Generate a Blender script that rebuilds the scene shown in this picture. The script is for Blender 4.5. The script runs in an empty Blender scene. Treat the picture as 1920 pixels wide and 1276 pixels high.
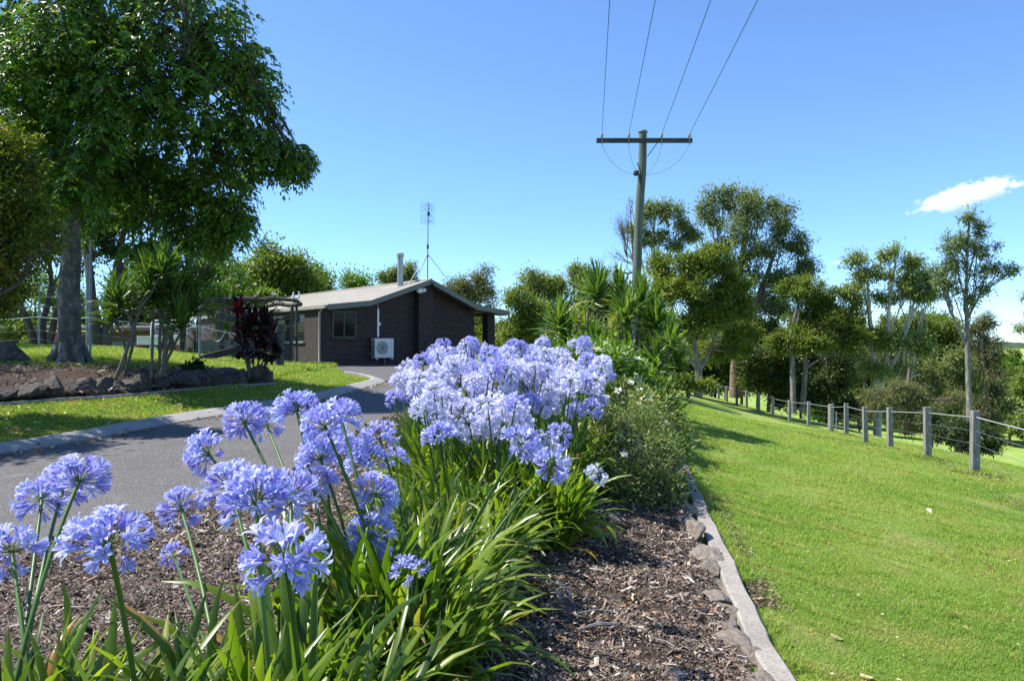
import bpy, bmesh, math
import numpy as np
from math import radians, sin, cos, pi, sqrt, atan2
from mathutils import Vector, Matrix, Euler

scene = bpy.context.scene
COL = scene.collection
rng = np.random.default_rng(11)

# ------------------------------------------------------------------ camera
F = 1470.0            # focal length in pixels of the 1920 wide photograph
EYE = 1.5
PITCH = math.atan(12 / F)
cam_data = bpy.data.cameras.new('camera')
cam_data.sensor_width = 36.0
cam_data.lens = F / 1920 * 36.0
cam_data.clip_start = 0.05
cam_data.clip_end = 8000
cam = bpy.data.objects.new('camera', cam_data)
COL.objects.link(cam)
cam.location = (0, 0, EYE)
cam.rotation_euler = (pi / 2 + PITCH, 0, 0)
scene.camera = cam

# ------------------------------------------------------------------ world and sun
SUN_EL = radians(54)
SUN_AZ = (-1.0, 0.14)                       # towards the sun, on the ground plane
world = bpy.data.worlds.new('World')
scene.world = world
world.use_nodes = True
wn = world.node_tree
sky = wn.nodes.new('ShaderNodeTexSky')
sky.sky_type = 'NISHITA'
sky.sun_disc = False
sky.sun_elevation = SUN_EL
sky.sun_rotation = atan2(SUN_AZ[0], SUN_AZ[1])
sky.altitude = 8000
sky.air_density = 2.2
sky.dust_density = 0.0
sky.ozone_density = 8.0
bg = wn.nodes['Background']
bg.inputs['Strength'].default_value = 0.138
wn.links.new(sky.outputs['Color'], bg.inputs['Color'])

sun_data = bpy.data.lights.new('sun', 'SUN')
sun_data.energy = 4.9
sun_data.angle = radians(0.53)
sun_data.color = (1.0, 0.955, 0.88)
sun = bpy.data.objects.new('sun', sun_data)
COL.objects.link(sun)
_a = Vector((SUN_AZ[0], SUN_AZ[1], 0)).normalized()
_sd = Vector((_a.x * cos(SUN_EL), _a.y * cos(SUN_EL), sin(SUN_EL)))
sun.rotation_euler = _sd.to_track_quat('Z', 'Y').to_euler()
sun.location = (-30, 5, 40)

scene.view_settings.view_transform = 'Standard'
scene.view_settings.look = 'None'
scene.view_settings.exposure = 0.95
scene.view_settings.gamma = 1.0
scene.render.engine = 'CYCLES'
scene.cycles.max_bounces = 8
scene.cycles.transparent_max_bounces = 8
scene.cycles.volume_bounces = 8
scene.cycles.use_denoising = True

# ------------------------------------------------------------------ helpers: objects
def new_mesh_obj(name, me, parent=None, loc=(0, 0, 0), rot=(0, 0, 0)):
    o = bpy.data.objects.new(name, me)
    COL.objects.link(o)
    o.location = loc
    o.rotation_euler = rot
    if parent is not None:
        o.parent = parent
    return o

def tag(o, label=None, cat=None, group=None, kind=None):
    if label: o['label'] = label
    if cat: o['category'] = cat
    if group: o['group'] = group
    if kind: o['kind'] = kind
    return o

def thing(name, label, cat, loc=(0, 0, 0), rotz=0.0, group=None):
    o = bpy.data.objects.new(name, None)
    o.empty_display_size = 0.2
    COL.objects.link(o)
    o.location = loc
    o.rotation_euler = (0, 0, rotz)
    return tag(o, label, cat, group)

def copy_tree(o, parent=None):
    kids = [c for c in bpy.data.objects if c.parent == o]
    c = o.copy()
    COL.objects.link(c)
    c.parent = parent
    for k in kids:
        copy_tree(k, c)
    return c

def nrm(a):
    a = np.asarray(a, float)
    return a / np.maximum(np.linalg.norm(a, axis=-1, keepdims=True), 1e-9)

class MB:
    """collects faces and links them as one mesh object"""
    def __init__(s):
        s.v, s.f, s.fm, s.var, s.t = [], [], [], [], []
        s.n = 0
    def add(s, verts, faces, var=0.0, t=0.0, mat=0):
        verts = np.asarray(verts, float).reshape(-1, 3)
        faces = np.asarray(faces, np.int64)
        n = len(verts)
        s.v.append(verts)
        s.f.append(faces + s.n)
        s.fm.append(np.full(len(faces), mat, np.int32))
        s.var.append(np.broadcast_to(np.asarray(var, np.float32), (n,)))
        s.t.append(np.broadcast_to(np.asarray(t, np.float32), (n,)))
        s.n += n
    def mesh(s, name, mats, smooth=False, off=(0, 0, 0)):
        me = bpy.data.meshes.new(name)
        if not s.n:
            return me
        V = np.concatenate(s.v) - np.asarray(off, float)
        me.vertices.add(len(V))
        me.vertices.foreach_set('co', V.astype(np.float32).ravel())
        loops = np.concatenate([f.ravel() for f in s.f]).astype(np.int32)
        tot = np.concatenate([np.full(len(f), f.shape[1], np.int32) for f in s.f])
        start = np.concatenate([[0], np.cumsum(tot)[:-1]]).astype(np.int32)
        me.loops.add(len(loops))
        me.loops.foreach_set('vertex_index', loops)
        me.polygons.add(len(tot))
        me.polygons.foreach_set('loop_start', start)
        me.polygons.foreach_set('loop_total', tot)
        me.polygons.foreach_set('material_index', np.concatenate(s.fm))
        me.polygons.foreach_set('use_smooth', np.full(len(tot), bool(smooth)))
        for nm, arr in (('var', s.var), ('tt', s.t)):
            at = me.attributes.new(nm, 'FLOAT', 'POINT')
            at.data.foreach_set('value', np.concatenate(arr).astype(np.float32))
        for m in (mats if isinstance(mats, (list, tuple)) else [mats]):
            me.materials.append(m)
        me.update(calc_edges=True)
        return me
    def build(s, name, mats, parent=None, smooth=False, off=(0, 0, 0), loc=(0, 0, 0), rot=(0, 0, 0), bevel=0):
        o = new_mesh_obj(name, s.mesh(name, mats, smooth, off), parent, loc, rot)
        if bevel:
            b = o.modifiers.new('bevel', 'BEVEL')
            b.width = bevel; b.segments = 2; b.limit_method = 'ANGLE'
        return o

BOXF = np.array([[0, 3, 2, 1], [4, 5, 6, 7], [0, 1, 5, 4], [1, 2, 6, 5], [2, 3, 7, 6], [3, 0, 4, 7]])
def box(mb, c, s, rot=None, mat=0, var=0.0, taper=1.0):
    x, y, z = np.asarray(s, float) / 2
    k = taper
    v = np.array([[-x, -y, -z], [x, -y, -z], [x, y, -z], [-x, y, -z],
                  [-x * k, -y * k, z], [x * k, -y * k, z], [x * k, y * k, z], [-x * k, y * k, z]])
    if rot is not None:
        v = v @ np.array(Euler(rot).to_matrix()).T
    mb.add(v + np.asarray(c, float), BOXF, mat=mat, var=var)

def box2(mb, a, b, mat=0, var=0.0):
    a = np.asarray(a, float); b = np.asarray(b, float)
    box(mb, (a + b) / 2, np.abs(b - a), mat=mat, var=var)

def bar(mb, p, q, w, h, mat=0, var=0.0):
    """rectangular bar from p to q, w across, h high"""
    p = np.asarray(p, float); q = np.asarray(q, float)
    d = nrm(q - p)
    up = np.array([0, 0, 1.0]) if abs(d[2]) < .95 else np.array([0, 1.0, 0])
    sd = nrm(np.cross(d, up)); up = np.cross(sd, d)
    v = []
    for e in (p, q):
        for i, j in ((-1, -1), (1, -1), (1, 1), (-1, 1)):
            v.append(e + sd * i * w / 2 + up * j * h / 2)
    mb.add(v, [[0, 1, 2, 3], [7, 6, 5, 4], [0, 4, 5, 1], [1, 5, 6, 2], [2, 6, 7, 3], [3, 7, 4, 0]], mat=mat, var=var)

def tube(mb, pts, radii, sides=6, mat=0, var=0.0, caps=True, tt=None):
    pts = np.asarray(pts, float)
    n = len(pts)
    radii = np.broadcast_to(np.asarray(radii, float), (n,))
    tan = np.gradient(pts, axis=0)
    tan = nrm(tan)
    ref = np.array([0, 0, 1.0]) if abs(tan[0][2]) < .9 else np.array([1.0, 0, 0])
    a = nrm(np.cross(tan[0], ref))
    ang = np.arange(sides) / sides * 2 * pi
    V = []
    for i in range(n):
        a = nrm(a - tan[i] * np.dot(a, tan[i]))
        b = np.cross(tan[i], a)
        V.append(pts[i] + radii[i] * (np.cos(ang)[:, None] * a + np.sin(ang)[:, None] * b))
    V = np.concatenate(V)
    i = np.arange(sides); j = (i + 1) % sides
    fs = [np.stack([r * sides + i, r * sides + j, (r + 1) * sides + j, (r + 1) * sides + i], 1) for r in range(n - 1)]
    t = 0.0 if tt is None else np.repeat(np.linspace(tt[0], tt[1], n), sides)
    mb.add(V, np.concatenate(fs), mat=mat, var=var, t=t)
    if caps and sides > 2:
        base = mb.n - n * sides
        cap = MBcap(V[:sides][::-1]); mb.add(cap[0], cap[1], mat=mat, var=var)
        cap = MBcap(V[-sides:]); mb.add(cap[0], cap[1], mat=mat, var=var)

def MBcap(ring):
    c = ring.mean(0)
    n = len(ring)
    v = np.vstack([ring, c])
    return v, np.array([[i, (i + 1) % n, n] for i in range(n)])

def lathe(mb, prof, c=(0, 0, 0), sides=16, mat=0, axis='z', var=0.0):
    """prof: list of (radius, height)"""
    ang = np.arange(sides) / sides * 2 * pi
    V = np.concatenate([np.stack([r * np.cos(ang), r * np.sin(ang), np.full(sides, h)], 1) for r, h in prof])
    if axis == 'y':
        V = V[:, [0, 2, 1]] * np.array([1, 1, -1.0])
        V = V * np.array([1, 1, 1])
    if axis == 'x':
        V = V[:, [2, 0, 1]]
    i = np.arange(sides); j = (i + 1) % sides
    fs = [np.stack([r * sides + i, r * sides + j, (r + 1) * sides + j, (r + 1) * sides + i], 1) for r in range(len(prof) - 1)]
    mb.add(V + np.asarray(c, float), np.concatenate(fs), mat=mat, var=var)

def bez(p0, p1, p2, n=8):
    t = np.linspace(0, 1, n)[:, None]
    p0, p1, p2 = (np.asarray(p, float) for p in (p0, p1, p2))
    return (1 - t) ** 2 * p0 + 2 * t * (1 - t) * p1 + t * t * p2

def catmull(P, per=8):
    P = np.asarray(P, float)
    Q = np.vstack([2 * P[0] - P[1], P, 2 * P[-1] - P[-2]])
    out = []
    for i in range(1, len(Q) - 2):
        p0, p1, p2, p3 = Q[i - 1:i + 3]
        for t in np.arange(per) / per:
            out.append(.5 * (2 * p1 + (p2 - p0) * t + (2 * p0 - 5 * p1 + 4 * p2 - p3) * t * t + (3 * p1 - p0 - 3 * p2 + p3) * t ** 3))
    out.append(P[-1])
    return np.array(out)

def resample(P, n):
    P = np.asarray(P, float)
    s = np.concatenate([[0], np.cumsum(np.linalg.norm(np.diff(P, axis=0), axis=1))])
    u = np.linspace(0, s[-1], n)
    return np.stack([np.interp(u, s, P[:, k]) for k in range(P.shape[1])], 1)

def inside(x, y, poly):
    """points in polygon, vectorised"""
    x = np.asarray(x); y = np.asarray(y)
    r = np.zeros(x.shape, bool)
    n = len(poly)
    for i in range(n):
        x1, y1 = poly[i][:2]; x2, y2 = poly[(i + 1) % n][:2]
        if y1 == y2: continue
        c = ((y1 > y) != (y2 > y)) & (x < (x2 - x1) * (y - y1) / (y2 - y1) + x1)
        r ^= c
    return r

# ------------------------------------------------------------------ the lie of the land
CP = np.array([
    # bed and driveway
    (0, -8, 0), (0, -2, 0), (-4, -4, -.05), (-4, 2, 0), (-.8, 2, .2), (-.3, 3, .17), (0, 4.3, .16), (0, 6, .22), (.3, 8, .32),
    (.4, 12, .38), (-3.2, 6.3, .02), (-2.5, 9, .07), (-2.3, 16, .22), (-5.2, 14, .27), (-7, 10.8, .1), (-9, 7, .0), (-5, 10, .08), (-3.5, 21.5, .55),
    (-7.35, 30, .74), (-4, 27, .72), (-1.6, 35, .75), (0, 30, .6), (1.2, 18, .32), (-6, 5, 0), (-12, 4, 0),
    # bed edge on the right
    (1.26, 3.5, 0), (1.0, 1.5, 0), (1.75, 7, .02), (2.2, 10.5, .03), (3.0, 15, .03), (3.7, 20, .0), (4.6, 26, -.1),
    # lawn falling to the fence
    (3, 4, -.25), (6, 4, -.75), (5, 1, -.5), (4.6, 9, -.35), (8.08, 13.7, -.74), (9.16, 17.4, -.96), (9.9, 20.8, -1.2),
    (11.7, 27.5, -1.6), (13, 34.5, -2.0), (13.8, 41.5, -2.25), (14.5, 48.5, -2.3), (15.5, 59, -2.4), (16.2, 66, -2.5), (7, 9, -.75), (7, 20, -.62),
    (9.2, 45, -1.0), (7, 36, -.6), (9, 32, -1.4), (9.2, 24.5, -1.22), (8, 16, -.85), (11.2, 38, -1.75), (11.9, 46, -1.75), (10, 58, -1.3), (5, 50, -.2),
    # beyond the fence
    (11, 11, -1.25), (13, 20, -1.85), (16, 25, -2.3), (17, 35, -2.7), (18, 45, -2.9), (21, 25, -3.8), (24, 32, -4.8), (26, 45, -5.2), (30, 60, -7),
    (18, 12, -3.2), (28, 14, -6.5), (40, 40, -12), (60, 60, -18), (80, 110, -22), (100, 160, -23), (60, 160, -20), (30, 120, -12), (140, 240, -24), (60, 10, -17), (110, 60, -24),
    (200, 360, -18), (100, 330, -17), (300, 500, -8), (30, 300, -14), (500, 400, -20),
    # rise on the left
    (-7.6, 11.3, .18), (-10, 11, .25), (-9.5, 13.6, .62), (-12, 14, .8), (-6, 16.8, .55), (-10, 17.5, 1.13), (-12, 24, 1.35), (-8, 23, .95), (-6.5, 24, .8), (-16, 13, .95), (-16, 20, 1.35),
    (-20, 30, 1.2), (-18, 40, .7), (-30, 50, .8), (-10, 34, .75), (-8, 45, .75), (0, 48, .6), (0, 90, .5), (-40, 70, 1), (-40, 20, 1.5), (-40, 300, 1), (-200, 200, 3), (-100, 0, 2), (-16, 8, .5),
], float)
_c = 2.2
def _phi(r2): return np.sqrt(r2 + _c * _c)
_n = len(CP)
_A = np.zeros((_n + 3, _n + 3))
_d2 = ((CP[:, None, :2] - CP[None, :, :2]) ** 2).sum(-1)
_A[:_n, :_n] = _phi(_d2) + np.eye(_n) * -0.02
_A[:_n, _n] = 1; _A[:_n, _n + 1:] = CP[:, :2]
_A[_n, :_n] = 1; _A[_n + 1:, :_n] = CP[:, :2].T
_w = np.linalg.solve(_A, np.concatenate([CP[:, 2], [0, 0, 0]]))
def G(x, y):
    x = np.asarray(x, float); y = np.asarray(y, float)
    sh = np.broadcast(x, y).shape
    X = np.broadcast_to(x, sh).ravel(); Y = np.broadcast_to(y, sh).ravel()
    out = np.full(X.shape, _w[_n]) + _w[_n + 1] * X + _w[_n + 2] * Y
    for k in range(_n):
        out += _w[k] * _phi((X - CP[k, 0]) ** 2 + (Y - CP[k, 1]) ** 2)
    return out.reshape(sh) if sh else float(out[0])

def ray(px, py):
    z = (638 - py) / F
    return np.array([(px - 960) / F, cos(PITCH) - z * sin(PITCH), sin(PITCH) + z * cos(PITCH)])
def P(px, py, d):
    r = ray(px, py); return np.array([0, 0, EYE]) + r * d / r[1]
def gp(px, py, zoff=0.0):
    """where the sight line through a point of the photograph meets the ground"""
    r = ray(px, py)
    s = np.concatenate([np.linspace(.8, 80, 1600), np.linspace(80, 900, 1500)])
    q = np.array([0, 0, EYE]) + s[:, None] * r
    h = q[:, 2] - G(q[:, 0], q[:, 1]) - zoff
    k = np.argmax(h < 0)
    if k == 0: return np.array([q[-1, 0], q[-1, 1]])
    a = h[k - 1] / (h[k - 1] - h[k])
    return (q[k - 1] + a * (q[k] - q[k - 1]))[:2]
def gz(p): return float(G(p[0], p[1]))
# ------------------------------------------------------------------ materials
def newmat(name):
    m = bpy.data.materials.new(name)
    m.use_nodes = True
    nt = m.node_tree
    return m, nt, nt.nodes['Principled BSDF']

def ramp(nt, fac, stops, interp='LINEAR'):
    r = nt.nodes.new('ShaderNodeValToRGB')
    r.color_ramp.interpolation = interp
    e = r.color_ramp.elements
    while len(e) < len(stops): e.new(0.5)
    for k, (p, c) in enumerate(stops):
        e[k].position = p; e[k].color = (*c, 1)
    nt.links.new(fac, r.inputs['Fac'])
    return r.outputs['Color']

def noise(nt, scale, detail=4, rough=.55, vec=None, dist=0.0):
    n = nt.nodes.new('ShaderNodeTexNoise')
    n.inputs['Scale'].default_value = scale
    n.inputs['Detail'].default_value = detail
    n.inputs['Roughness'].default_value = rough
    n.inputs['Distortion'].default_value = dist
    if vec is not None: nt.links.new(vec, n.inputs['Vector'])
    return n.outputs['Fac']

def coords(nt, which='Object', scale=None):
    tc = nt.nodes.new('ShaderNodeTexCoord')
    o = tc.outputs[which]
    if scale:
        mp = nt.nodes.new('ShaderNodeMapping')
        mp.inputs['Scale'].default_value = scale
        nt.links.new(o, mp.inputs['Vector'])
        o = mp.outputs['Vector']
    return o

def mix(nt, fac, a, b, blend='MIX'):
    m = nt.nodes.new('ShaderNodeMix')
    m.data_type = 'RGBA'; m.blend_type = blend
    for sock, val in ((m.inputs[0], fac), (m.inputs[6], a), (m.inputs[7], b)):
        if isinstance(val, (int, float)): sock.default_value = val
        elif isinstance(val, tuple): sock.default_value = (*val, 1)
        else: nt.links.new(val, sock)
    return m.outputs[2]

def math_(nt, op, a, b=0.0, clamp=False):
    m = nt.nodes.new('ShaderNodeMath'); m.operation = op; m.use_clamp = clamp
    for s, v in ((m.inputs[0], a), (m.inputs[1], b)):
        if isinstance(v, (int, float)): s.default_value = v
        else: nt.links.new(v, s)
    return m.outputs[0]

def bump(nt, b, h, strength=.4, dist=.02):
    n = nt.nodes.new('ShaderNodeBump')
    n.inputs['Strength'].default_value = strength
    n.inputs['Distance'].default_value = dist
    nt.links.new(h, n.inputs['Height'])
    nt.links.new(n.outputs['Normal'], b.inputs['Normal'])

def attr(nt, name):
    a = nt.nodes.new('ShaderNodeAttribute'); a.attribute_name = name
    return a.outputs['Fac']

def simple(name, c, rough=.6, metal=0.0, var=.15, scale=6.0, bmp=0.0, spec=.5, stretch=None):
    """paint / metal / timber: one colour with worn, uneven tone"""
    m, nt, b = newmat(name)
    v = coords(nt, 'Object', stretch)
    n = noise(nt, scale, 6, .6, v)
    lo = tuple(max(0, x * (1 - var)) for x in c); hi = tuple(min(1, x * (1 + var)) for x in c)
    nt.links.new(ramp(nt, n, [(.3, lo), (.7, hi)]), b.inputs['Base Color'])
    b.inputs['Roughness'].default_value = rough
    b.inputs['Metallic'].default_value = metal
    b.inputs['Specular IOR Level'].default_value = spec
    if bmp: bump(nt, b, noise(nt, scale * 6, 6, .65, v), bmp, .01)
    return m

def leafmat(name, stops, trans=.35, rough=.45, tcol=1.5, spec=.35):
    """leaves: tone by leaf (attribute var), part of the light passes through"""
    m, nt, b = newmat(name)
    col = ramp(nt, attr(nt, 'var'), stops)
    nt.links.new(col, b.inputs['Base Color'])
    b.inputs['Roughness'].default_value = rough
    b.inputs['Specular IOR Level'].default_value = spec
    tr = nt.nodes.new('ShaderNodeBsdfTranslucent')
    tc = mix(nt, 1.0, col, (tcol * .95, tcol * 1.0, tcol * .45), 'MULTIPLY')
    nt.links.new(tc, tr.inputs['Color'])
    ms = nt.nodes.new('ShaderNodeMixShader')
    ms.inputs[0].default_value = trans
    nt.links.new(b.outputs[0], ms.inputs[1]); nt.links.new(tr.outputs[0], ms.inputs[2])
    nt.links.new(ms.outputs[0], nt.nodes['Material Output'].inputs['Surface'])
    return m

def barkmat(name, stops, scale=5, stretch=(1, 1, .25), bmp=.6):
    m, nt, b = newmat(name)
    v = coords(nt, 'Object', stretch)
    n = noise(nt, scale, 8, .65, v)
    nt.links.new(ramp(nt, n, stops), b.inputs['Base Color'])
    b.inputs['Roughness'].default_value = .85
    bump(nt, b, noise(nt, scale * 5, 8, .7, v), bmp, .03)
    return m

M = {}
# grass: ground sheet and blades share one colour field
def grass_colour(nt, blade=False):
    tc = nt.nodes.new('ShaderNodeTexCoord')
    v = tc.outputs['Object']
    big = noise(nt, .35, 4, .55, v)
    mid = noise(nt, 1.7, 5, .6, v)
    fine = noise(nt, 14, 4, .6, v)
    c = ramp(nt, big, [(.35, (.165, .29, .045)), (.50, (.235, .35, .065)), (.64, (.335, .40, .11))])
    c2 = ramp(nt, fine, [(.3, (.13, .22, .03)), (.7, (.29, .385, .08))])
    c = mix(nt, .45, c, c2)
    dry = math_(nt, 'MULTIPLY', ramp_fac(nt, mid, .50, .68), .85)
    c = mix(nt, dry, c, (.34, .345, .12))
    c = mix(nt, ramp_fac(nt, noise(nt, .55, 5, .65, v), .6, .72), c, (.165, .30, .055))
    return c

def ramp_fac(nt, f, a, b):
    m = nt.nodes.new('ShaderNodeMapRange')
    m.inputs[1].default_value = a; m.inputs[2].default_value = b
    nt.links.new(f, m.inputs[0])
    return m.outputs[0]

m, nt, b = newmat('lawn'); c = grass_colour(nt)
# bare reddish soil patches
soil = ramp_fac(nt, noise(nt, .9, 5, .6, coords(nt)), .70, .76)
c = mix(nt, math_(nt, 'MULTIPLY', soil, .5), c, (.16, .11, .055))
nt.links.new(c, b.inputs['Base Color']); b.inputs['Roughness'].default_value = .9; b.inputs['Specular IOR Level'].default_value = .15
bump(nt, b, noise(nt, 40, 6, .75, coords(nt)), .9, .05)
M['lawn'] = m

m, nt, b = newmat('grass_blade'); c = grass_colour(nt)
c = mix(nt, 1.0, c, ramp(nt, attr(nt, 'var'), [(0, (.62, .70, .5)), (.5, (1.05, 1.05, .9)), (.86, (1.35, 1.25, 1.1)), (1, (2.0, 1.3, 2.0))]), 'MULTIPLY')
nt.links.new(c, b.inputs['Base Color']); b.inputs['Roughness'].default_value = .55; b.inputs['Specular IOR Level'].default_value = .25
tr = nt.nodes.new('ShaderNodeBsdfTranslucent'); nt.links.new(mix(nt, 1.0, c, (1.5, 1.5, .8), 'MULTIPLY'), tr.inputs['Color'])
ms = nt.nodes.new('ShaderNodeMixShader'); ms.inputs[0].default_value = .4
nt.links.new(b.outputs[0], ms.inputs[1]); nt.links.new(tr.outputs[0], ms.inputs[2]); nt.links.new(ms.outputs[0], nt.nodes['Material Output'].inputs['Surface'])
M['blade'] = m

m, nt, b = newmat('asphalt'); v = coords(nt)
big = noise(nt, .8, 5, .6, v); fine = noise(nt, 90, 3, .7, v)
vo = nt.nodes.new('ShaderNodeTexVoronoi'); vo.inputs['Scale'].default_value = 55; nt.links.new(v, vo.inputs['Vector'])
c = ramp(nt, big, [(.3, (.085, .083, .086)), (.7, (.135, .13, .132))])
c = mix(nt, .68, c, ramp(nt, vo.outputs['Distance'], [(.0, (.27, .26, .25)), (.35, (.075, .074, .077)), (.6, (.045, .044, .046))]))
c = mix(nt, ramp_fac(nt, noise(nt, 2.2, 6, .7, v), .6, .75), c, (.17, .16, .15))
pit = ramp_fac(nt, noise(nt, 24, 3, .6, v), .60, .66)
c = mix(nt, math_(nt, 'MULTIPLY', pit, .8), c, (.035, .034, .034))
lt = ramp_fac(nt, noise(nt, 38, 2, .5, v), .62, .68)
c = mix(nt, math_(nt, 'MULTIPLY', lt, .6), c, (.27, .26, .24))
# cracks and an oily band down the wheel tracks
vc = nt.nodes.new('ShaderNodeTexVoronoi'); vc.feature = 'DISTANCE_TO_EDGE'; vc.inputs['Scale'].default_value = .55
wv = nt.nodes.new('ShaderNodeVectorMath'); wv.operation = 'ADD'
nd = nt.nodes.new('ShaderNodeTexNoise'); nd.inputs['Scale'].default_value = 2.5; nt.links.new(v, nd.inputs['Vector'])
nt.links.new(v, wv.inputs[0]); nt.links.new(nd.outputs['Color'], wv.inputs[1]); nt.links.new(wv.outputs[0], vc.inputs['Vector'])
crack = math_(nt, 'MULTIPLY', ramp_fac(nt, vc.outputs['Distance'], .010, .003), ramp_fac(nt, noise(nt, .6, 3, .5, v), .5, .6))
c = mix(nt, math_(nt, 'MULTIPLY', crack, .8), c, (.03, .03, .03))
c = mix(nt, 1.0, c, (1.06, 1.03, .97), 'MULTIPLY')
nt.links.new(c, b.inputs['Base Color']); b.inputs['Roughness'].default_value = .85
bump(nt, b, math_(nt, 'SUBTRACT', vo.outputs['Distance'], math_(nt, 'MULTIPLY', pit, .6)), .35, .012)
M['asphalt'] = m

m, nt, b = newmat('concrete'); v = coords(nt)
n1 = noise(nt, 3, 6, .6, v); n2 = noise(nt, 60, 5, .7, v)
c = ramp(nt, n1, [(.3, (.12, .10, .08)), (.5, (.22, .195, .16)), (.7, (.32, .285, .24))])
c = mix(nt, .5, c, ramp(nt, n2, [(.35, (.18, .165, .145)), (.65, (.47, .44, .39))]))
nt.links.new(c, b.inputs['Base Color']); b.inputs['Roughness'].default_value = .9
bump(nt, b, n2, .5, .01)
M['concrete'] = m

m, nt, b = newmat('kerb_concrete'); v = coords(nt)
n1 = noise(nt, 1.2, 6, .65, v); n2 = noise(nt, 45, 5, .7, v)
c = ramp(nt, n1, [(.3, (.16, .155, .145)), (.7, (.29, .28, .26))])
c = mix(nt, .4, c, ramp(nt, n2, [(.35, (.2, .19, .18)), (.65, (.45, .43, .4))]))
nt.links.new(c, b.inputs['Base Color']); b.inputs['Roughness'].default_value = .9
bump(nt, b, n2, .4, .01)
M['kerb'] = m

m, nt, b = newmat('mulch'); v = coords(nt)
n1 = noise(nt, 1.5, 5, .6, v); n2 = noise(nt, 38, 7, .75, v, .6)
c = ramp(nt, n2, [(.35, (.03, .022, .017)), (.55, (.10, .074, .058)), (.7, (.22, .17, .135))])
c = mix(nt, ramp_fac(nt, n1, .45, .7), c, (.06, .04, .03))
nt.links.new(c, b.inputs['Base Color']); b.inputs['Roughness'].default_value = .95; b.inputs['Specular IOR Level'].default_value = .1
bump(nt, b, n2, 1.0, .04)
M['mulch'] = m

m, nt, b = newmat('mulch_chip')
c = ramp(nt, attr(nt, 'var'), [(0, (.016, .012, .010)), (.22, (.068, .052, .040)), (.48, (.16, .122, .092)), (.68, (.24, .19, .15)), (.735, (.27, .165, .11)), (.78, (.32, .265, .22)), (.93, (.46, .40, .34)), (1, (.72, .68, .62))])
nt.links.new(c, b.inputs['Base Color']); b.inputs['Roughness'].default_value = .85; b.inputs['Specular IOR Level'].default_value = .2
M['chip'] = m

m, nt, b = newmat('rock'); v = coords(nt)
n1 = noise(nt, 5, 7, .65, v); n2 = noise(nt, 40, 6, .7, v)
c = ramp(nt, n1, [(.28, (.085, .07, .056)), (.5, (.23, .19, .155)), (.72, (.36, .31, .255))])
c = mix(nt, ramp_fac(nt, noise(nt, 9, 5, .6, v), .6, .68), c, (.25, .24, .21))
nt.links.new(c, b.inputs['Base Color']); b.inputs['Roughness'].default_value = .9
bump(nt, b, n2, .7, .02)
M['rock'] = m
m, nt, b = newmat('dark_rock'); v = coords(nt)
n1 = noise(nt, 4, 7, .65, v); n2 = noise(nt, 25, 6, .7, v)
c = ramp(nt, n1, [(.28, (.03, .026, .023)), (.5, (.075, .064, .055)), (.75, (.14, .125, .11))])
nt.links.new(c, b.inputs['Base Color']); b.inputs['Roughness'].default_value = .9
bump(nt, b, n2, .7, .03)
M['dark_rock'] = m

# brick in running bond, laid on whichever face it is put (object space)
def brick(name, c1, c2, mortar, w=.24, h=.086):
    m, nt, b = newmat(name)
    tc = nt.nodes.new('ShaderNodeTexCoord')
    sp = nt.nodes.new('ShaderNodeSeparateXYZ'); nt.links.new(tc.outputs['Object'], sp.inputs[0])
    sn = nt.nodes.new('ShaderNodeSeparateXYZ'); nt.links.new(tc.outputs['Normal'], sn.inputs[0])
    ax = math_(nt, 'GREATER_THAN', math_(nt, 'ABSOLUTE', sn.outputs[0]), .5)
    u = math_(nt, 'ADD', math_(nt, 'MULTIPLY', sp.outputs[0], math_(nt, 'SUBTRACT', 1.0, ax)), math_(nt, 'MULTIPLY', sp.outputs[1], ax))
    cb = nt.nodes.new('ShaderNodeCombineXYZ')
    nt.links.new(u, cb.inputs[0]); nt.links.new(sp.outputs[2], cb.inputs[1])
    bt = nt.nodes.new('ShaderNodeTexBrick')
    bt.inputs['Scale'].default_value = 1.0
    bt.inputs['Brick Width'].default_value = w; bt.inputs['Row Height'].default_value = h
    bt.inputs['Mortar Size'].default_value = .008; bt.inputs['Mortar Smooth'].default_value = .2
    bt.inputs['Bias'].default_value = 0.0
    bt.inputs['Color1'].default_value = (*c1, 1); bt.inputs['Color2'].default_value = (*c2, 1); bt.inputs['Mortar'].default_value = (*mortar, 1)
    nt.links.new(cb.outputs[0], bt.inputs['Vector'])
    c = mix(nt, 1.0, bt.outputs['Color'], ramp(nt, noise(nt, 6, 5, .6, tc.outputs['Object']), [(.3, (.7, .7, .7)), (.7, (1.3, 1.25, 1.25))]), 'MULTIPLY')
    nt.links.new(c, b.inputs['Base Color']); b.inputs['Roughness'].default_value = .8
    inv = math_(nt, 'SUBTRACT', 1.0, bt.outputs['Fac'])
    bump(nt, b, inv, .8, .012)
    return m
M['brick'] = brick('dark_brick', (.032, .022, .021), (.048, .032, .031), (.020, .017, .017))
M['brick_far'] = brick('shed_brick', (.10, .05, .04), (.13, .07, .055), (.08, .06, .05))

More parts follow.
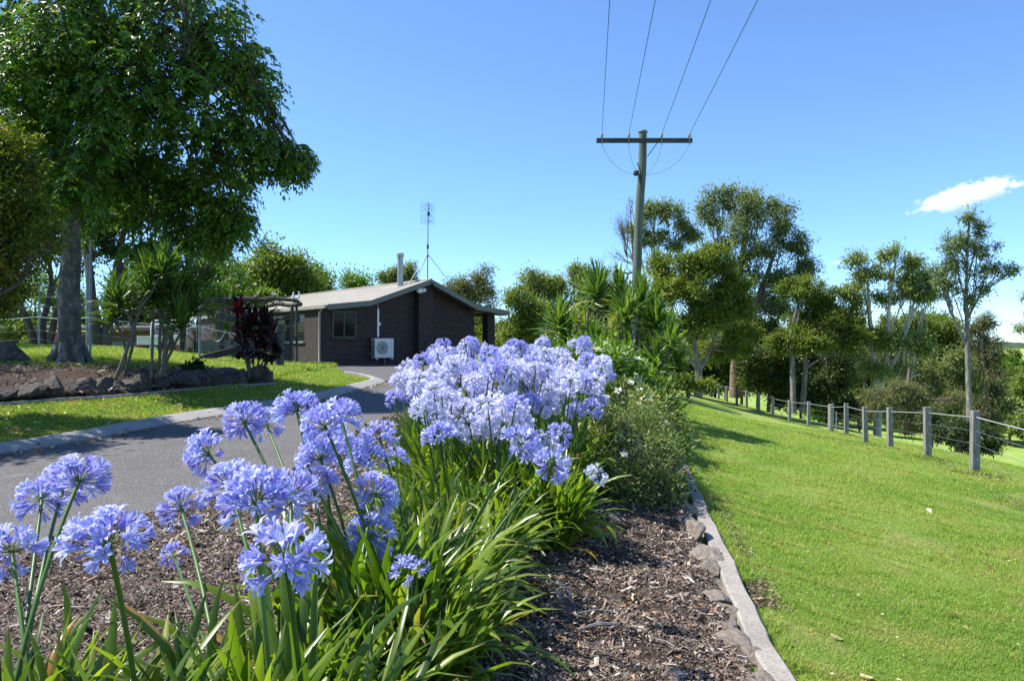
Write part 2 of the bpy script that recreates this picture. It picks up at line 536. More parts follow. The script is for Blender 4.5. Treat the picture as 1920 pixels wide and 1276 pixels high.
def corrugated(name, c, period=.19, axis=1, rough=.5, bm=.7):
    m, nt, b = newmat(name)
    v = coords(nt)
    sp = nt.nodes.new('ShaderNodeSeparateXYZ'); nt.links.new(v, sp.inputs[0])
    w = math_(nt, 'SINE', math_(nt, 'MULTIPLY', sp.outputs[axis], 2 * pi / period))
    n = noise(nt, 1.3, 6, .65, v)
    nt.links.new(ramp(nt, n, [(.3, tuple(x * .82 for x in c)), (.7, tuple(min(1, x * 1.12) for x in c))]), b.inputs['Base Color'])
    b.inputs['Roughness'].default_value = rough
    bump(nt, b, w, bm, .02)
    return m
M['roof'] = corrugated('roof_sheet', (.27, .245, .185), .19, 1, bm=.25)
M['roller'] = corrugated('roller_door_metal', (.20, .22, .23), .1, 2)
M['shed_roof'] = corrugated('shed_roof', (.10, .095, .09), .19, 0)
M['fascia'] = simple('fascia_paint', (.125, .128, .105), .5, var=.1)
M['gutter'] = simple('gutter_paint', (.30, .30, .26), .45, var=.1)
M['soffit'] = simple('soffit_boards', (.07, .06, .055), .7)
M['frame_dark'] = simple('window_frame', (.05, .042, .036), .5)
M['curtain'] = simple('window_blind', (.26, .22, .16), .8, stretch=(1, 1, 14), var=.4)
M['galv'] = simple('galvanised_steel', (.36, .38, .40), .45, .7, var=.12, scale=9)
M['galv_post'] = simple('galvanised_post', (.22, .25, .27), .5, .5, var=.15, scale=9)
M['wire'] = simple('fence_wire', (.62, .63, .64), .4, .5)
M['cable'] = simple('power_cable', (.10, .11, .13), .6, .2)
M['white_paint'] = simple('white_enamel', (.78, .78, .80), .35, var=.05)
M['ute_paint'] = simple('white_car_paint', (.84, .84, .86), .25, var=.04)
M['ac'] = simple('cream_casing', (.62, .62, .59), .45, var=.05)
M['ac_dark'] = simple('fan_well', (.10, .105, .10), .6)
M['black'] = simple('black_rubber', (.018, .018, .02), .7)
M['tail_light'] = simple('red_lens', (.45, .02, .02), .2)
M['orange'] = simple('orange_plastic', (.85, .13, .05), .45)
M['timber'] = barkmat('weathered_timber', [(.3, (.09, .085, .075)), (.5, (.21, .20, .18)), (.7, (.33, .315, .29))], 7, (3, 3, .4), .5)
M['dark_timber'] = barkmat('dark_creosote_timber', [(.3, (.028, .026, .024)), (.55, (.07, .065, .058)), (.75, (.15, .145, .13))], 6, (2, 2, .4), .5)
M['stay'] = barkmat('black_stained_timber', [(.3, (.014, .013, .013)), (.6, (.035, .033, .031)), (.8, (.09, .088, .085))], 6, (2, 2, .6), .4)
M['pole'] = barkmat('treated_pole', [(.3, (.045, .062, .045)), (.5, (.085, .115, .085)), (.7, (.15, .17, .125))], 6, (2, 2, .12), .6)
M['crossarm'] = barkmat('crossarm_timber', [(.3, (.022, .024, .026)), (.6, (.06, .062, .06)), (.8, (.2, .2, .19))], 8, (.6, 2, 2), .4)
M['porcelain'] = simple('porcelain', (.30, .29, .27), .25)
m, nt, b = newmat('window_glass'); b.inputs['Base Color'].default_value = (.012, .014, .016, 1); b.inputs['Roughness'].default_value = .05; b.inputs['Specular IOR Level'].default_value = .12
bump(nt, b, noise(nt, 1.5, 2), .06, .05)
M['glass'] = m

M['bark_big'] = barkmat('lichened_bark', [(.30, (.035, .034, .028)), (.5, (.085, .084, .072)), (.68, (.20, .20, .18))], 7, (1, 1, .6), .6)
M['bark_dark'] = barkmat('dark_bark', [(.3, (.03, .024, .02)), (.7, (.12, .10, .085))], 5)
M['bark_pale'] = barkmat('pale_gum_bark', [(.3, (.22, .19, .15)), (.5, (.42, .38, .32)), (.7, (.58, .54, .47))], 2.5, (1, 1, .3), .3)
M['bark_grey'] = barkmat('grey_bark', [(.3, (.07, .062, .052)), (.5, (.17, .155, .135)), (.7, (.31, .29, .255))], 5, (1, 1, .35))
M['bark_brown'] = barkmat('brown_bark', [(.3, (.075, .05, .035)), (.7, (.25, .18, .13))], 3.5)
M['stem_ring'] = barkmat('ringed_stem', [(.3, (.05, .045, .038)), (.5, (.115, .105, .088)), (.7, (.22, .205, .175))], 9, (1, 1, 5), .6)

M['leaf_big'] = leafmat('glossy_leaflet', [(0, (0.033, 0.072, 0.009)), (.5, (0.081, 0.164, 0.015)), (.85, (0.156, 0.267, 0.024)), (.95, (0.238, 0.327, 0.030)), (1, (0.594, 0.416, 0.045))], .42, .36, 1.9)
M['leaf_lilly'] = leafmat('copper_tipped_leaf', [(0, (.02, .038, .006)), (.4, (.07, .11, .012)), (.75, (.17, .21, .02)), (.90, (.26, .25, .03)), (.95, (.34, .20, .05)), (1, (.42, .14, .06))], .38, .4, 1.7)
M['leaf_gum'] = leafmat('gum_leaf', [(0, (0.075, 0.107, 0.043)), (.5, (0.161, 0.208, 0.075)), (.85, (0.283, 0.315, 0.107)), (1, (0.428, 0.402, 0.161))], .38, .45)
M['leaf_gum_light'] = leafmat('light_gum_leaf', [(0, (0.111, 0.153, 0.048)), (.5, (0.218, 0.276, 0.085)), (.85, (0.333, 0.382, 0.111)), (1, (0.469, 0.443, 0.173))], .38, .45)
M['leaf_rain'] = leafmat('broad_leaf', [(0, (0.058, 0.091, 0.015)), (.5, (0.149, 0.201, 0.031)), (.85, (0.246, 0.292, 0.052)), (1, (0.350, 0.337, 0.078))], .38, .45, 1.7)
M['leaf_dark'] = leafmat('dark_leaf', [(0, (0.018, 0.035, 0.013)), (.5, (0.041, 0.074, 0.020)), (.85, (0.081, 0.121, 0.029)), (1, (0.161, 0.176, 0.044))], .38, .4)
M['leaf_olive'] = leafmat('olive_needle', [(0, (0.069, 0.080, 0.039)), (.5, (0.144, 0.158, 0.069)), (.85, (0.231, 0.243, 0.098)), (1, (0.324, 0.300, 0.138))], .38, .55)
M['leaf_bright'] = leafmat('bright_leaf', [(0, (0.048, 0.103, 0.014)), (.5, (0.117, 0.220, 0.024)), (.85, (0.207, 0.317, 0.041)), (1, (0.330, 0.385, 0.083))], .38, .4)
M['leaf_yellowgreen'] = leafmat('yellow_green_leaf', [(0, (0.053, 0.090, 0.015)), (.5, (0.135, 0.194, 0.026)), (.85, (0.232, 0.284, 0.041)), (1, (0.329, 0.329, 0.060))], .38, .4)
M['leaf_shrub'] = leafmat('small_shrub_leaf', [(0, (0.050, 0.090, 0.024)), (.45, (0.130, 0.190, 0.050)), (.75, (0.240, 0.270, 0.090)), (.9, (0.400, 0.410, 0.240)), (1, (0.600, 0.440, 0.100))], .38, .4)
M['leaf_silver'] = leafmat('brown_twig_leaf', [(0, (0.050, 0.045, 0.030)), (.5, (0.100, 0.095, 0.060)), (1, (0.170, 0.160, 0.100))], .2, .6)
M['leaf_strap'] = leafmat('strap_leaf', [(0, (0.036, 0.075, 0.009)), (.4, (0.087, 0.155, 0.012)), (.75, (0.154, 0.235, 0.018)), (.93, (0.216, 0.290, 0.027)), (.97, (0.308, 0.280, 0.045)), (1, (0.369, 0.200, 0.045))], .45, .32, 1.7, .45)
# brown, dried tips and a paler midrib on the strap leaves
_m = M['leaf_strap']; _nt = _m.node_tree; _b = _nt.nodes['Principled BSDF']
_bc = _b.inputs['Base Color'].links[0].from_socket
_tip = math_(_nt, 'MULTIPLY', ramp_fac(_nt, attr(_nt, 'tt'), .90, .98), ramp_fac(_nt, attr(_nt, 'var'), .45, .75))
_c2 = mix(_nt, math_(_nt, 'MULTIPLY', _tip, .9), _bc, (.20, .125, .05))
_c2 = mix(_nt, 1.0, _c2, ramp(_nt, noise(_nt, 9, 4, .6, coords(_nt)), [(.3, (.8, .82, .8)), (.7, (1.18, 1.15, 1.1))]), 'MULTIPLY')
_nt.links.new(_c2, _b.inputs['Base Color'])
M['leaf_cordy'] = leafmat('sword_leaf', [(0, (0.042, 0.086, 0.020)), (.5, (0.100, 0.187, 0.029)), (.85, (0.210, 0.306, 0.049)), (1, (0.420, 0.363, 0.082))], .38, .35, 1.4, .5)
M['leaf_red'] = leafmat('dark_red_leaf', [(0, (0.014, 0.014, 0.010)), (.45, (0.030, 0.018, 0.016)), (.8, (0.070, 0.022, 0.022)), (1, (0.120, 0.030, 0.030))], .25, .35, 1.2)
M['leaf_crimson'] = leafmat('crimson_leaf', [(0, (0.300, 0.015, 0.050)), (1, (0.550, 0.030, 0.090))], .3, .35, 1.2)
M['leaf_dry'] = leafmat('dry_leaf', [(0, (0.200, 0.090, 0.030)), (.4, (0.420, 0.220, 0.080)), (.7, (0.550, 0.380, 0.200)), (1, (0.680, 0.600, 0.420))], .2, .6, 1.0)
M['thatch'] = leafmat('dead_thatch', [(0, (.07, .05, .03)), (.4, (.17, .125, .075)), (.8, (.28, .21, .13)), (1, (.42, .34, .24))], .15, .7, 1.0)
M['petal_white'] = leafmat('white_petal', [(0, (.72, .70, .60)), (1, (.86, .85, .80))], .25, .5, 1.0)
M['petal_pink'] = leafmat('pale_pink_petal', [(0, (.62, .48, .46)), (1, (.8, .7, .68))], .25, .5, 1.0)

def petalmat(name, base, tip, pale, violet, trans=.38):
    m, nt, b = newmat(name)
    c = ramp(nt, attr(nt, 'tt'), [(0, base), (.45, tuple((x + y) / 2 for x, y in zip(base, tip))), (1, tip)])
    v = attr(nt, 'var')
    c = mix(nt, ramp_fac(nt, v, .55, 1.0), c, pale)
    c = mix(nt, ramp_fac(nt, v, .32, .0), c, violet)
    nt.links.new(c, b.inputs['Base Color']); b.inputs['Roughness'].default_value = .5; b.inputs['Specular IOR Level'].default_value = .25
    tr = nt.nodes.new('ShaderNodeBsdfTranslucent'); nt.links.new(c, tr.inputs['Color'])
    ms = nt.nodes.new('ShaderNodeMixShader'); ms.inputs[0].default_value = trans
    nt.links.new(b.outputs[0], ms.inputs[1]); nt.links.new(tr.outputs[0], ms.inputs[2]); nt.links.new(ms.outputs[0], nt.nodes['Material Output'].inputs['Surface'])
    return m
M['petal_blue'] = petalmat('blue_petal', (.27, .26, .70), (.54, .58, .95), (.74, .78, .98), (.33, .27, .72))
M['petal_pale'] = petalmat('faded_blue_petal', (.60, .60, .82), (.80, .815, .96), (.94, .94, .96), (.56, .53, .86))
M['pedicel'] = leafmat('pedicel', [(0, (.06, .13, .02)), (1, (.16, .24, .05))], .15, .4)
M['stalk'] = leafmat('flower_stalk', [(0, (.045, .105, .018)), (1, (.085, .16, .03))], .1, .38)
# ------------------------------------------------------------------ the setting
def spaced(lo, hi, fine_lo, fine_hi, step, grow=1.09):
    a = list(np.arange(fine_lo, fine_hi + 1e-6, step))
    d = step
    while a[-1] < hi: d *= grow; a.append(min(hi, a[-1] + d))
    d = step
    while a[0] > lo: d *= grow; a.insert(0, max(lo, a[0] - d))
    return np.array(a)

gx = spaced(-1500, 1500, -14, 18, .3)
gy = spaced(-60, 2600, -3, 42, .3)
X, Y = np.meshgrid(gx, gy)
Z = G(X, Y)
# far ground: flatten the extrapolation into rolling country that ends in low ridges
R = np.hypot(X, Y)
far = np.clip((R - 450) / 500, 0, 1); far = far * far * (3 - 2 * far)
roll = -16 + 14 * np.sin(X / 210 + 1.0) * np.sin(Y / 260 + .4) + 8 * np.sin(X / 90 + Y / 130)
Z = Z * (1 - far) + roll * far
near = np.exp(-((R - 14) / 14) ** 2)
Z = Z + .012 * np.sin(X * 2.7 + 1.3 * np.sin(Y * 1.9)) * np.sin(Y * 2.3 + np.sin(X * 1.1)) * near * (X > 2.5)
mb = MB()
ny, nx = X.shape
idx = np.arange(nx * ny).reshape(ny, nx)
mb.add(np.stack([X, Y, Z], -1).reshape(-1, 3), np.stack([idx[:-1, :-1], idx[:-1, 1:], idx[1:, 1:], idx[1:, :-1]], -1).reshape(-1, 4))
tag(mb.build('ground', M['lawn'], smooth=True), 'green mown lawn and sloping paddock', 'ground', kind='structure')

def sheet(L, R_, nu, nv, off, mound=0.0, seed=0, rough=0.0):
    """surface between two edge lines, lying on the ground"""
    L = resample(L, nu); R_ = resample(R_, nu)
    v = np.linspace(0, 1, nv)[None, :, None]
    XY = L[:, None, :] * (1 - v) + R_[:, None, :] * v
    z = G(XY[..., 0], XY[..., 1]) + off + mound * np.sin(pi * v[..., 0]) ** .7
    if rough:
        x, y = XY[..., 0], XY[..., 1]
        z = z + rough * (np.sin(x * 5.1 + 2 * np.sin(y * 3.3)) * np.sin(y * 4.7 + x) + .6 * np.sin(x * 13 + y * 7) * np.sin(y * 11 - x * 5)) * np.sin(pi * v[..., 0])
    V = np.concatenate([XY, z[..., None]], -1).reshape(-1, 3)
    i = np.arange(nu * nv).reshape(nu, nv)
    m = MB(); m.add(V, np.stack([i[:-1, :-1], i[:-1, 1:], i[1:, 1:], i[1:, :-1]], -1).reshape(-1, 4))
    return m, XY

# edge lines (metres)
KERB = catmull([(-13.5, 3.2), (-9.6, 6.3), (-7.9, 8.8), (-6.76, 10.36), (-6.1, 11.5), (-5.75, 12.4), (-5.15, 14.0), (-4.62, 15.6), (-4.13, 17.0), (-3.72, 18.9), (-3.47, 20.4), (-3.5, 21.5), (-3.95, 22.5), (-4.7, 23.2)], 8)
BEDL = catmull([(-6.2, -2.5), (-5.0, 2.0), (-4.25, 4.2), (-3.65, 5.6), (-3.15, 7.1), (-2.55, 8.9), (-2.2, 11.5), (-2.1, 14.0), (-2.0, 17), (-1.6, 20.5), (-.6, 24), (.8, 27)], 8)
EDGE = catmull([(.75, -2.5), (.92, 1.2), (1.12, 3.49), (1.21, 4.24), (1.36, 5.2), (1.58, 6.8), (1.83, 8.5), (2.07, 9.97), (2.45, 12.2), (2.95, 14.6), (3.5, 17.5), (4.1, 20.5), (4.7, 23.5), (4.9, 27)], 8)

drive, _ = sheet(np.vstack([KERB[:-10], [(-3.1, 23.5), (-2.5, 26), (-1.5, 30)]]), np.vstack([BEDL, [(2.5, 30)]]), 110, 26, .012)
tag(drive.build('driveway', M['asphalt'], smooth=True), 'dark grey asphalt driveway curving to the brick house', 'driveway', kind='structure')
# forecourt in front of the gable
fore, _ = sheet([(-8.3, 29.3), (-6.4, 31.6), (-3, 34.5), (2.2, 38.6)], [(-4.6, 23.35), (-3.3, 21.2), (-1.6, 21.8), (6.0, 28.5)], 40, 30, .03)
tag(fore.build('forecourt', M['asphalt'], smooth=True), 'asphalt forecourt in front of the gable wall', 'driveway', kind='structure')

BEDR = EDGE + np.array([-.06, 0])
bed, bedxy = sheet(BEDL, BEDR, 150, 44, .028, rough=.022)
tag(bed.build('garden_bed', M['mulch'], smooth=True), 'bark mulched garden bed beside the driveway', 'garden bed', kind='structure')

def sweep(line, prof, name, m, smooth=False, per=.35):
    """profile (offset to the right, height) carried along a line on the ground"""
    n = max(8, int(np.linalg.norm(np.diff(line, axis=0), axis=1).sum() / per))
    L = resample(line, n)
    t = nrm(np.gradient(L, axis=0)); r = np.stack([t[:, 1], -t[:, 0]], 1)
    z0 = G(L[:, 0], L[:, 1])
    V = []
    for o, h in prof:
        xy = L + r * o
        V.append(np.concatenate([xy, (z0 + h)[:, None]], 1))
    V = np.stack(V, 1); k = len(prof)
    i = np.arange(n * k).reshape(n, k)
    mbx = MB(); mbx.add(V.reshape(-1, 3), np.stack([i[:-1, :-1], i[1:, :-1], i[1:, 1:], i[:-1, 1:]], -1).reshape(-1, 4))
    return mbx
kb = sweep(KERB, [(.02, -.1), (.02, .028), (-.03, .05), (-.25, .115), (-.33, .12), (-.355, .10), (-.355, -.1)], 'kerb', M['kerb'])
o = kb.build('kerb', M['kerb'], smooth=False); tag(o, 'rolled concrete kerb along the left side of the driveway', 'kerb', kind='structure')
EDGE_R = resample(EDGE, 220); _re = np.random.default_rng(4)
EDGE_R = EDGE_R + np.stack([_re.normal(0, .006, 220) + .008 * np.sin(np.arange(220) * .9), np.zeros(220)], 1)
eb = sweep(EDGE_R, [(.0, -.1), (.0, .045), (.012, .055), (.105, .05), (.115, .04), (.115, -.1)], 'edging', M['concrete'], per=.13)
o = eb.build('garden_edging', M['concrete'], smooth=False); tag(o, 'narrow concrete edging strip between mulch bed and lawn', 'kerb', kind='structure')

# rock-walled bed on the left
LROCK = catmull([(-11.5, 11.4), (-10, 12.4), (-8.86, 13.3), (-8.2, 14.0), (-7.55, 14.75), (-6.8, 16.3), (-6.3, 17.4), (-5.75, 18.6)], 8)
LBACK = catmull([(-12.5, 15.0), (-11.2, 15.8), (-10, 16.4), (-9.3, 16.8), (-8.6, 17.3), (-7.7, 18.4), (-7.0, 19.1), (-6.2, 19.3)], 8)
lb, _ = sheet(LBACK, LROCK, 60, 20, .03, mound=.14, rough=.02)
tag(lb.build('rockery_bed', M['mulch'], smooth=True), 'leaf littered raised bed behind the dark rocks', 'garden bed', kind='structure')
st = sweep(LROCK, [(.14, -.1), (.14, .03), (.24, .03), (.24, -.1)], 'strip', M['kerb'])
tag(st.build('mowing_strip', M['kerb']), 'thin concrete mowing strip below the dark rocks', 'kerb', kind='structure')

# distant wooded ridges
def ridge(name, pts, depth, h, label, m, seed):
    r = np.random.default_rng(seed)
    n = 220
    L = resample(catmull(pts, 12), n)
    rows = 16
    mbx = MB(); V = []
    for j in range(rows):
        s = j / (rows - 1)
        hh = h * np.sin(min(1, s * 1.15) * pi / 2)
        x = L[:, 0] + s * depth * .35; y = L[:, 1] + s * depth
        z = L[:, 2] + hh * (.8 + .12 * np.sin(np.arange(n) * .11 + seed) + .08 * np.sin(np.arange(n) * .037)) + r.normal(0, h * .018, n) * (j > 0)
        V.append(np.stack([x, y, z], 1))
    V = np.stack(V, 1); i = np.arange(n * rows).reshape(n, rows)
    mbx.add(V.reshape(-1, 3), np.stack([i[:-1, :-1], i[1:, :-1], i[1:, 1:], i[:-1, 1:]], -1).reshape(-1, 4))
    tag(mbx.build(name, m, smooth=False), label, 'hills', kind='structure')
m, nt, b = newmat('far_forest'); v = coords(nt)
n = noise(nt, .06, 8, .75, v)
nt.links.new(ramp(nt, n, [(.3, (.014, .032, .014)), (.5, (.04, .075, .022)), (.7, (.08, .12, .04))]), b.inputs['Base Color'])
b.inputs['Roughness'].default_value = .95; bump(nt, b, n, 1.0, 8)
M['far_forest'] = m
ridge('hills', [(300, 1150, -35), (700, 1150, -35), (1000, 1250, -35), (1500, 1100, -35)], 350, 52, 'long wooded ridge on the far horizon', M['far_forest'], 3)
ridge('hills', [(-700, 1700, -30), (0, 1900, -30), (500, 1800, -30), (1100, 1600, -30)], 300, 42, 'low wooded hills far beyond the trees', M['far_forest'], 8)
# ------------------------------------------------------------------ the brick house
HX, HY, HZ = -7.35, 30.0, .72
HROT = atan2(.629, .777)
house = thing('brick_house', 'low dark brown brick house with a beige metal roof behind the driveway', 'house', (HX, HY, HZ), HROT)
prof = [(-.04, 2.36), (1.78, 2.57), (4.58, 3.55), (6.92, 2.57), (8.68, 2.36)]
def roofz(x): return float(np.interp(x, [p[0] for p in prof], [p[1] for p in prof]))
def prism(mb, poly, y0, y1, mat=0):
    """polygon in the x-z plane extruded along y"""
    n = len(poly)
    v = [(x, y0, z) for x, z in poly] + [(x, y1, z) for x, z in poly]
    mb.add(v, [[i, (i + 1) % n, (i + 1) % n + n, i + n] for i in range(n)], mat=mat)
    # caps as triangle fans about the centroid
    c0 = len(v)
    cx = sum(p[0] for p in poly) / n; cz = sum(p[1] for p in poly) / n
    mb.add([(x, y0, z) for x, z in poly] + [(cx, y0, cz)], [[(i + 1) % n, i, n] for i in range(n)], mat=mat)
    mb.add([(x, y1, z) for x, z in poly] + [(cx, y1, cz)], [[i, (i + 1) % n, n] for i in range(n)], mat=mat)

HL = 15.0
w = MB()
under = .05
prism(w, [(0, -.3), (7.3, -.3), (7.3, roofz(7.3) - under), (6.92, roofz(6.92) - under), (4.58, roofz(4.58) - under), (1.78, roofz(1.78) - under), (0, roofz(0) - under)], 0, .24)
w.build('gable_wall', M['brick'], house)
w = MB()
# left wall with its window opening (y 1.4..5.2, z .98..2.14)
box2(w, (0, .24, -.3), (.24, 1.4, 2.3)); box2(w, (0, 1.4, -.3), (.24, 5.2, .93)); box2(w, (0, 1.4, 2.14), (.24, 5.2, 2.3))
box2(w, (0, 5.2, -.3), (.24, HL, 2.3))
w.build('side_wall', M['brick'], house)
w = MB(); box2(w, (7.06, .24, -.3), (7.3, HL, 2.28)); w.build('side_wall', M['brick'], house)
w = MB(); box2(w, (.24, HL - .24, -.3), (7.06, HL, 2.3)); w.build('back_wall', M['brick'], house)
# chimney breast standing proud of the gable wall
w = MB(); prism(w, [(4.23, -.3), (4.95, -.3), (4.95, 3.28), (4.58, 3.44), (4.23, 3.30)], -.34, -.002); w.build('chimney_breast', M['brick'], house)
# verandah pillars
for yy in (.0, 5.0, 10.0):
    w = MB(); box2(w, (8.06, yy, -.3), (8.46, yy + .4, 2.26)); w.build('verandah_pillar', M['brick'], house)
w = MB(); box2(w, (7.0, -.3, -.3), (8.7, HL, .02)); w.build('verandah_floor', M['kerb'], house)
w = MB(); box2(w, (-.12, -.42, -.35), (7.2, -.003, .05)); w.build('plinth', M['kerb'], house)

roof = MB()
t = .035
for (a, b_) in zip(prof[:-1], prof[1:]):
    prism(roof, [a, b_, (b_[0], b_[1] - t), (a[0], a[1] - t)], -.72, HL + .7)
ro = roof.build('roof', M['roof'], house)
rc = MB(); tube(rc, [(4.58, -.73, 3.555), (4.58, HL + .7, 3.555)], .05, 8); rc.build('ridge_cap', M['roof'], ro)
f = MB()
for (a, b_) in zip(prof[:-1], prof[1:]):
    prism(f, [(a[0], a[1] + .02), (b_[0], b_[1] + .02), (b_[0], b_[1] - .19), (a[0], a[1] - .19)], -.76, -.722)
f.build('barge_board', M['fascia'], ro)
s = MB()
for (a, b_) in zip(prof[:-1], prof[1:]):
    prism(s, [(a[0] + .02, a[1] - .16), (b_[0] - .02, b_[1] - .16), (b_[0] - .02, b_[1] - .185), (a[0] + .02, a[1] - .185)], -.70, -.345 if 2 < (a[0] + b_[0]) / 2 < 7 else -.01)
s.build('soffit', M['soffit'], ro)
s = MB(); box2(s, (7.32, .26, 2.16), (8.6, HL + .5, 2.19)); s.build('verandah_ceiling', M['soffit'], ro)
g = MB(); box2(g, (-.15, -.70, 2.23), (-.045, HL + .6, 2.35)); g.build('gutter', M['gutter'], ro)
g = MB(); box2(g, (8.69, -.70, 2.23), (8.79, HL + .6, 2.35)); g.build('gutter', M['fascia'], ro)
d = MB(); tube(d, [(-.06, -.30, 2.24), (-.05, -.08, 2.1), (-.05, -.06, 1.9), (-.05, -.05, .12), (-.09, -.12, .02)], .042, 10); d.build('downpipe', M['gutter'], house, smooth=True)

def window(parent, x0, x1, z0, z1, y, face, mull, blinds=False):
    """window in a wall whose outside looks along -y (face 'y') or -x (face 'x')"""
    def q(u0, u1, d0, d1, za, zb, mb):
        if face == 'y': box2(mb, (u0, y + d0, za), (u1, y + d1, zb))
        else: box2(mb, (y + d0, u0, za), (y + d1, u1, zb))
    fr = MB(); w_ = .06
    q(x0, x0 + w_, -.03, .05, z0, z1, fr); q(x1 - w_, x1, -.03, .05, z0, z1, fr)
    q(x0 + w_, x1 - w_, -.028, .05, z0, z0 + w_, fr); q(x0 + w_, x1 - w_, -.028, .05, z1 - w_, z1, fr)
    for mm in mull: q(mm - .025, mm + .025, -.026, .045, z0 + w_, z1 - w_, fr)
    if face == 'x': q(x0 + w_, x1 - w_, -.024, .04, (z0 + z1) / 2 + .05, (z0 + z1) / 2 + .1, fr)
    wo = fr.build('window', M['frame_dark'], parent)
    gl = MB(); q(x0 + w_, x1 - w_, .0 - .012, -.006, z0 + w_, z1 - w_, gl); gl.build('pane', M['glass'], wo)
    return wo
# gable window: sits in a shallow reveal, brick sill below
window(house, .50, 1.52, 1.12, 2.18, -.012, 'y', [1.0])
sl = MB(); bar(sl, (.44, -.04, 1.085), (1.58, -.04, 1.085), .10, .05); sl.build('window_sill', M['brick'], house)
wo = window(house, 1.42, 5.18, .98, 2.12, .06, 'x', [2.4, 3.4, 4.3])
bl = MB()
for k in range(14): box(bl, (.17, 3.3, 1.06 + k * .075), (.012, 3.7, .052), rot=(0, .5, 0))
bl.build('blind', M['curtain'], wo)
sl = MB(); box2(sl, (-.07, 1.36, .935), (.1, 5.24, .975)); sl.build('window_sill', M['gutter'], wo)
window(house, 6.6, 8.6, .98, 2.12, -.012, 'x', [7.2, 7.9])
# light bracket under the ridge
fl = MB(); box(fl, (4.15, -.52, 3.10), (.24, .14, .17), rot=(.35, 0, .1)); box(fl, (4.39, -.5, 3.13), (.13, .12, .15), rot=(.35, 0, -.3)); bar(fl, (4.27, -.45, 3.2), (4.27, -.345, 3.22), .05, .05)
tag(fl.build('floodlight', M['white_paint'], house, bevel=.01), None)
cm = MB(); tube(cm, [(4.59, -.74, 3.40), (4.63, -.84, 3.37)], .05, 8); cm.build('ridge_camera', M['black'], house)  # small black security camera under the ridge tip, gives no light

# flue on the near roof slope: finds where the sight line meets the slope
fx, fy = 4.02, .8
fz = roofz(fx)
fl = MB()
lathe(fl, [(.001, -.1), (.125, -.1), (.125, 1.15), (.115, 1.15), (.115, 1.2), (.15, 1.2), (.155, 1.22), (.155, 1.37), (.13, 1.39), (.001, 1.4)], (fx, fy, fz), 18)
lathe(fl, [(.128, .50), (.134, .5), (.134, .53), (.128, .53)], (fx, fy, fz), 18)
fo = fl.build('flue', M['galv'], ro, smooth=False)
b_ = MB(); tube(b_, [(fx + .1, fy, fz + .55), (fx + .45, fy + .9, roofz(fx + .45) + .02)], .022, 6); b_.build('flue_brace', M['galv'], fo)
b_ = MB(); a0 = np.array([fx + .12, fy - .35]); 
prism(b_, [(fx - .35, roofz(fx - .35) + .006), (fx + .42, roofz(fx + .42) + .006), (fx + .42, roofz(fx + .42) + .014), (fx - .35, roofz(fx - .35) + .014)], fy - .28, fy + .28); b_.build('flashing', M['gutter'], fo)
# conduit above the air conditioner
cd = MB(); box2(cd, (2.46, -.055, 1.18), (2.53, -.002, 2.30)); box2(cd, (2.535, -.05, 1.66), (2.61, -.002, 1.76)); tube(cd, [(2.49, -.03, 2.3), (2.49, -.03, 2.5)], .012, 6)
cd.build('conduit', M['white_paint'], house)

# ---- air conditioner hung on the gable wall
def hp(x, y, z):
    c, s_ = cos(HROT), sin(HROT)
    return (HX + c * x - s_ * y, HY + s_ * x + c * y, HZ + z)
ac = thing('air_conditioner', 'cream outdoor air conditioner unit mounted low on the dark brick gable wall', 'air conditioner', hp(2.17, -.02, .34), HROT)
c_ = MB(); box2(c_, (0, -.34, 0), (.86, -.02, .78)); c_.build('casing', M['ac'], ac, bevel=.015)
c_ = MB(); lathe(c_, [(.30, 0), (.30, .008), (.27, .012), (.27, -.0), (.001, -.0)], (.33, -.342, .40), 32, axis='y'); c_.build('fan_surround', M['ac'], ac)
c_ = MB(); lathe(c_, [(.255, .004), (.001, .004)], (.33, -.342, .40), 32, axis='y'); c_.build('fan_well', M['ac_dark'], ac)
c_ = MB()
for r_ in np.linspace(.05, .255, 8): 
    a_ = np.linspace(0, 2 * pi, 33); tube(c_, np.stack([.33 + r_ * np.cos(a_), np.full(33, -.362), .40 + r_ * np.sin(a_)], 1), .004, 4, caps=False)
for k in range(12):
    a_ = k / 12 * 2 * pi; tube(c_, [(.33, -.366, .40), (.33 + .265 * cos(a_), -.362, .40 + .265 * sin(a_))], .004, 4)
c_.build('grille', M['ac_dark'], ac)
c_ = MB()
for k in range(13): box2(c_, (-.008, -.32, .07 + k * .05), (-.001, -.05, .09 + k * .05))
for k in range(5): box2(c_, (-.012, -.31 + k * .06, .06), (-.0085, -.302 + k * .06, .70))
c_.build('coil_guard', M['ac_dark'], ac)
c_ = MB(); box2(c_, (.70, -.346, .60), (.76, -.3415, .612)); box2(c_, (.69, -.346, .575), (.77, -.3415, .583)); box2(c_, (.70, -.346, .47), (.74, -.3415, .485)); c_.build('maker_mark', M['ac_dark'], ac)
c_ = MB(); box2(c_, (.06, -.36, -.07), (.12, .01, -.003)); box2(c_, (.74, -.36, -.07), (.80, .01, -.003)); c_.build('bracket', M['galv'], ac)
c_ = MB(); tube(c_, [(.55, -.18, -.003), (.55, -.18, -.42)], .012, 6); tube(c_, [(-.012, -.12, .18), (-.14, -.10, .18)], .012, 6); c_.build('drain_pipe', M['galv'], ac)

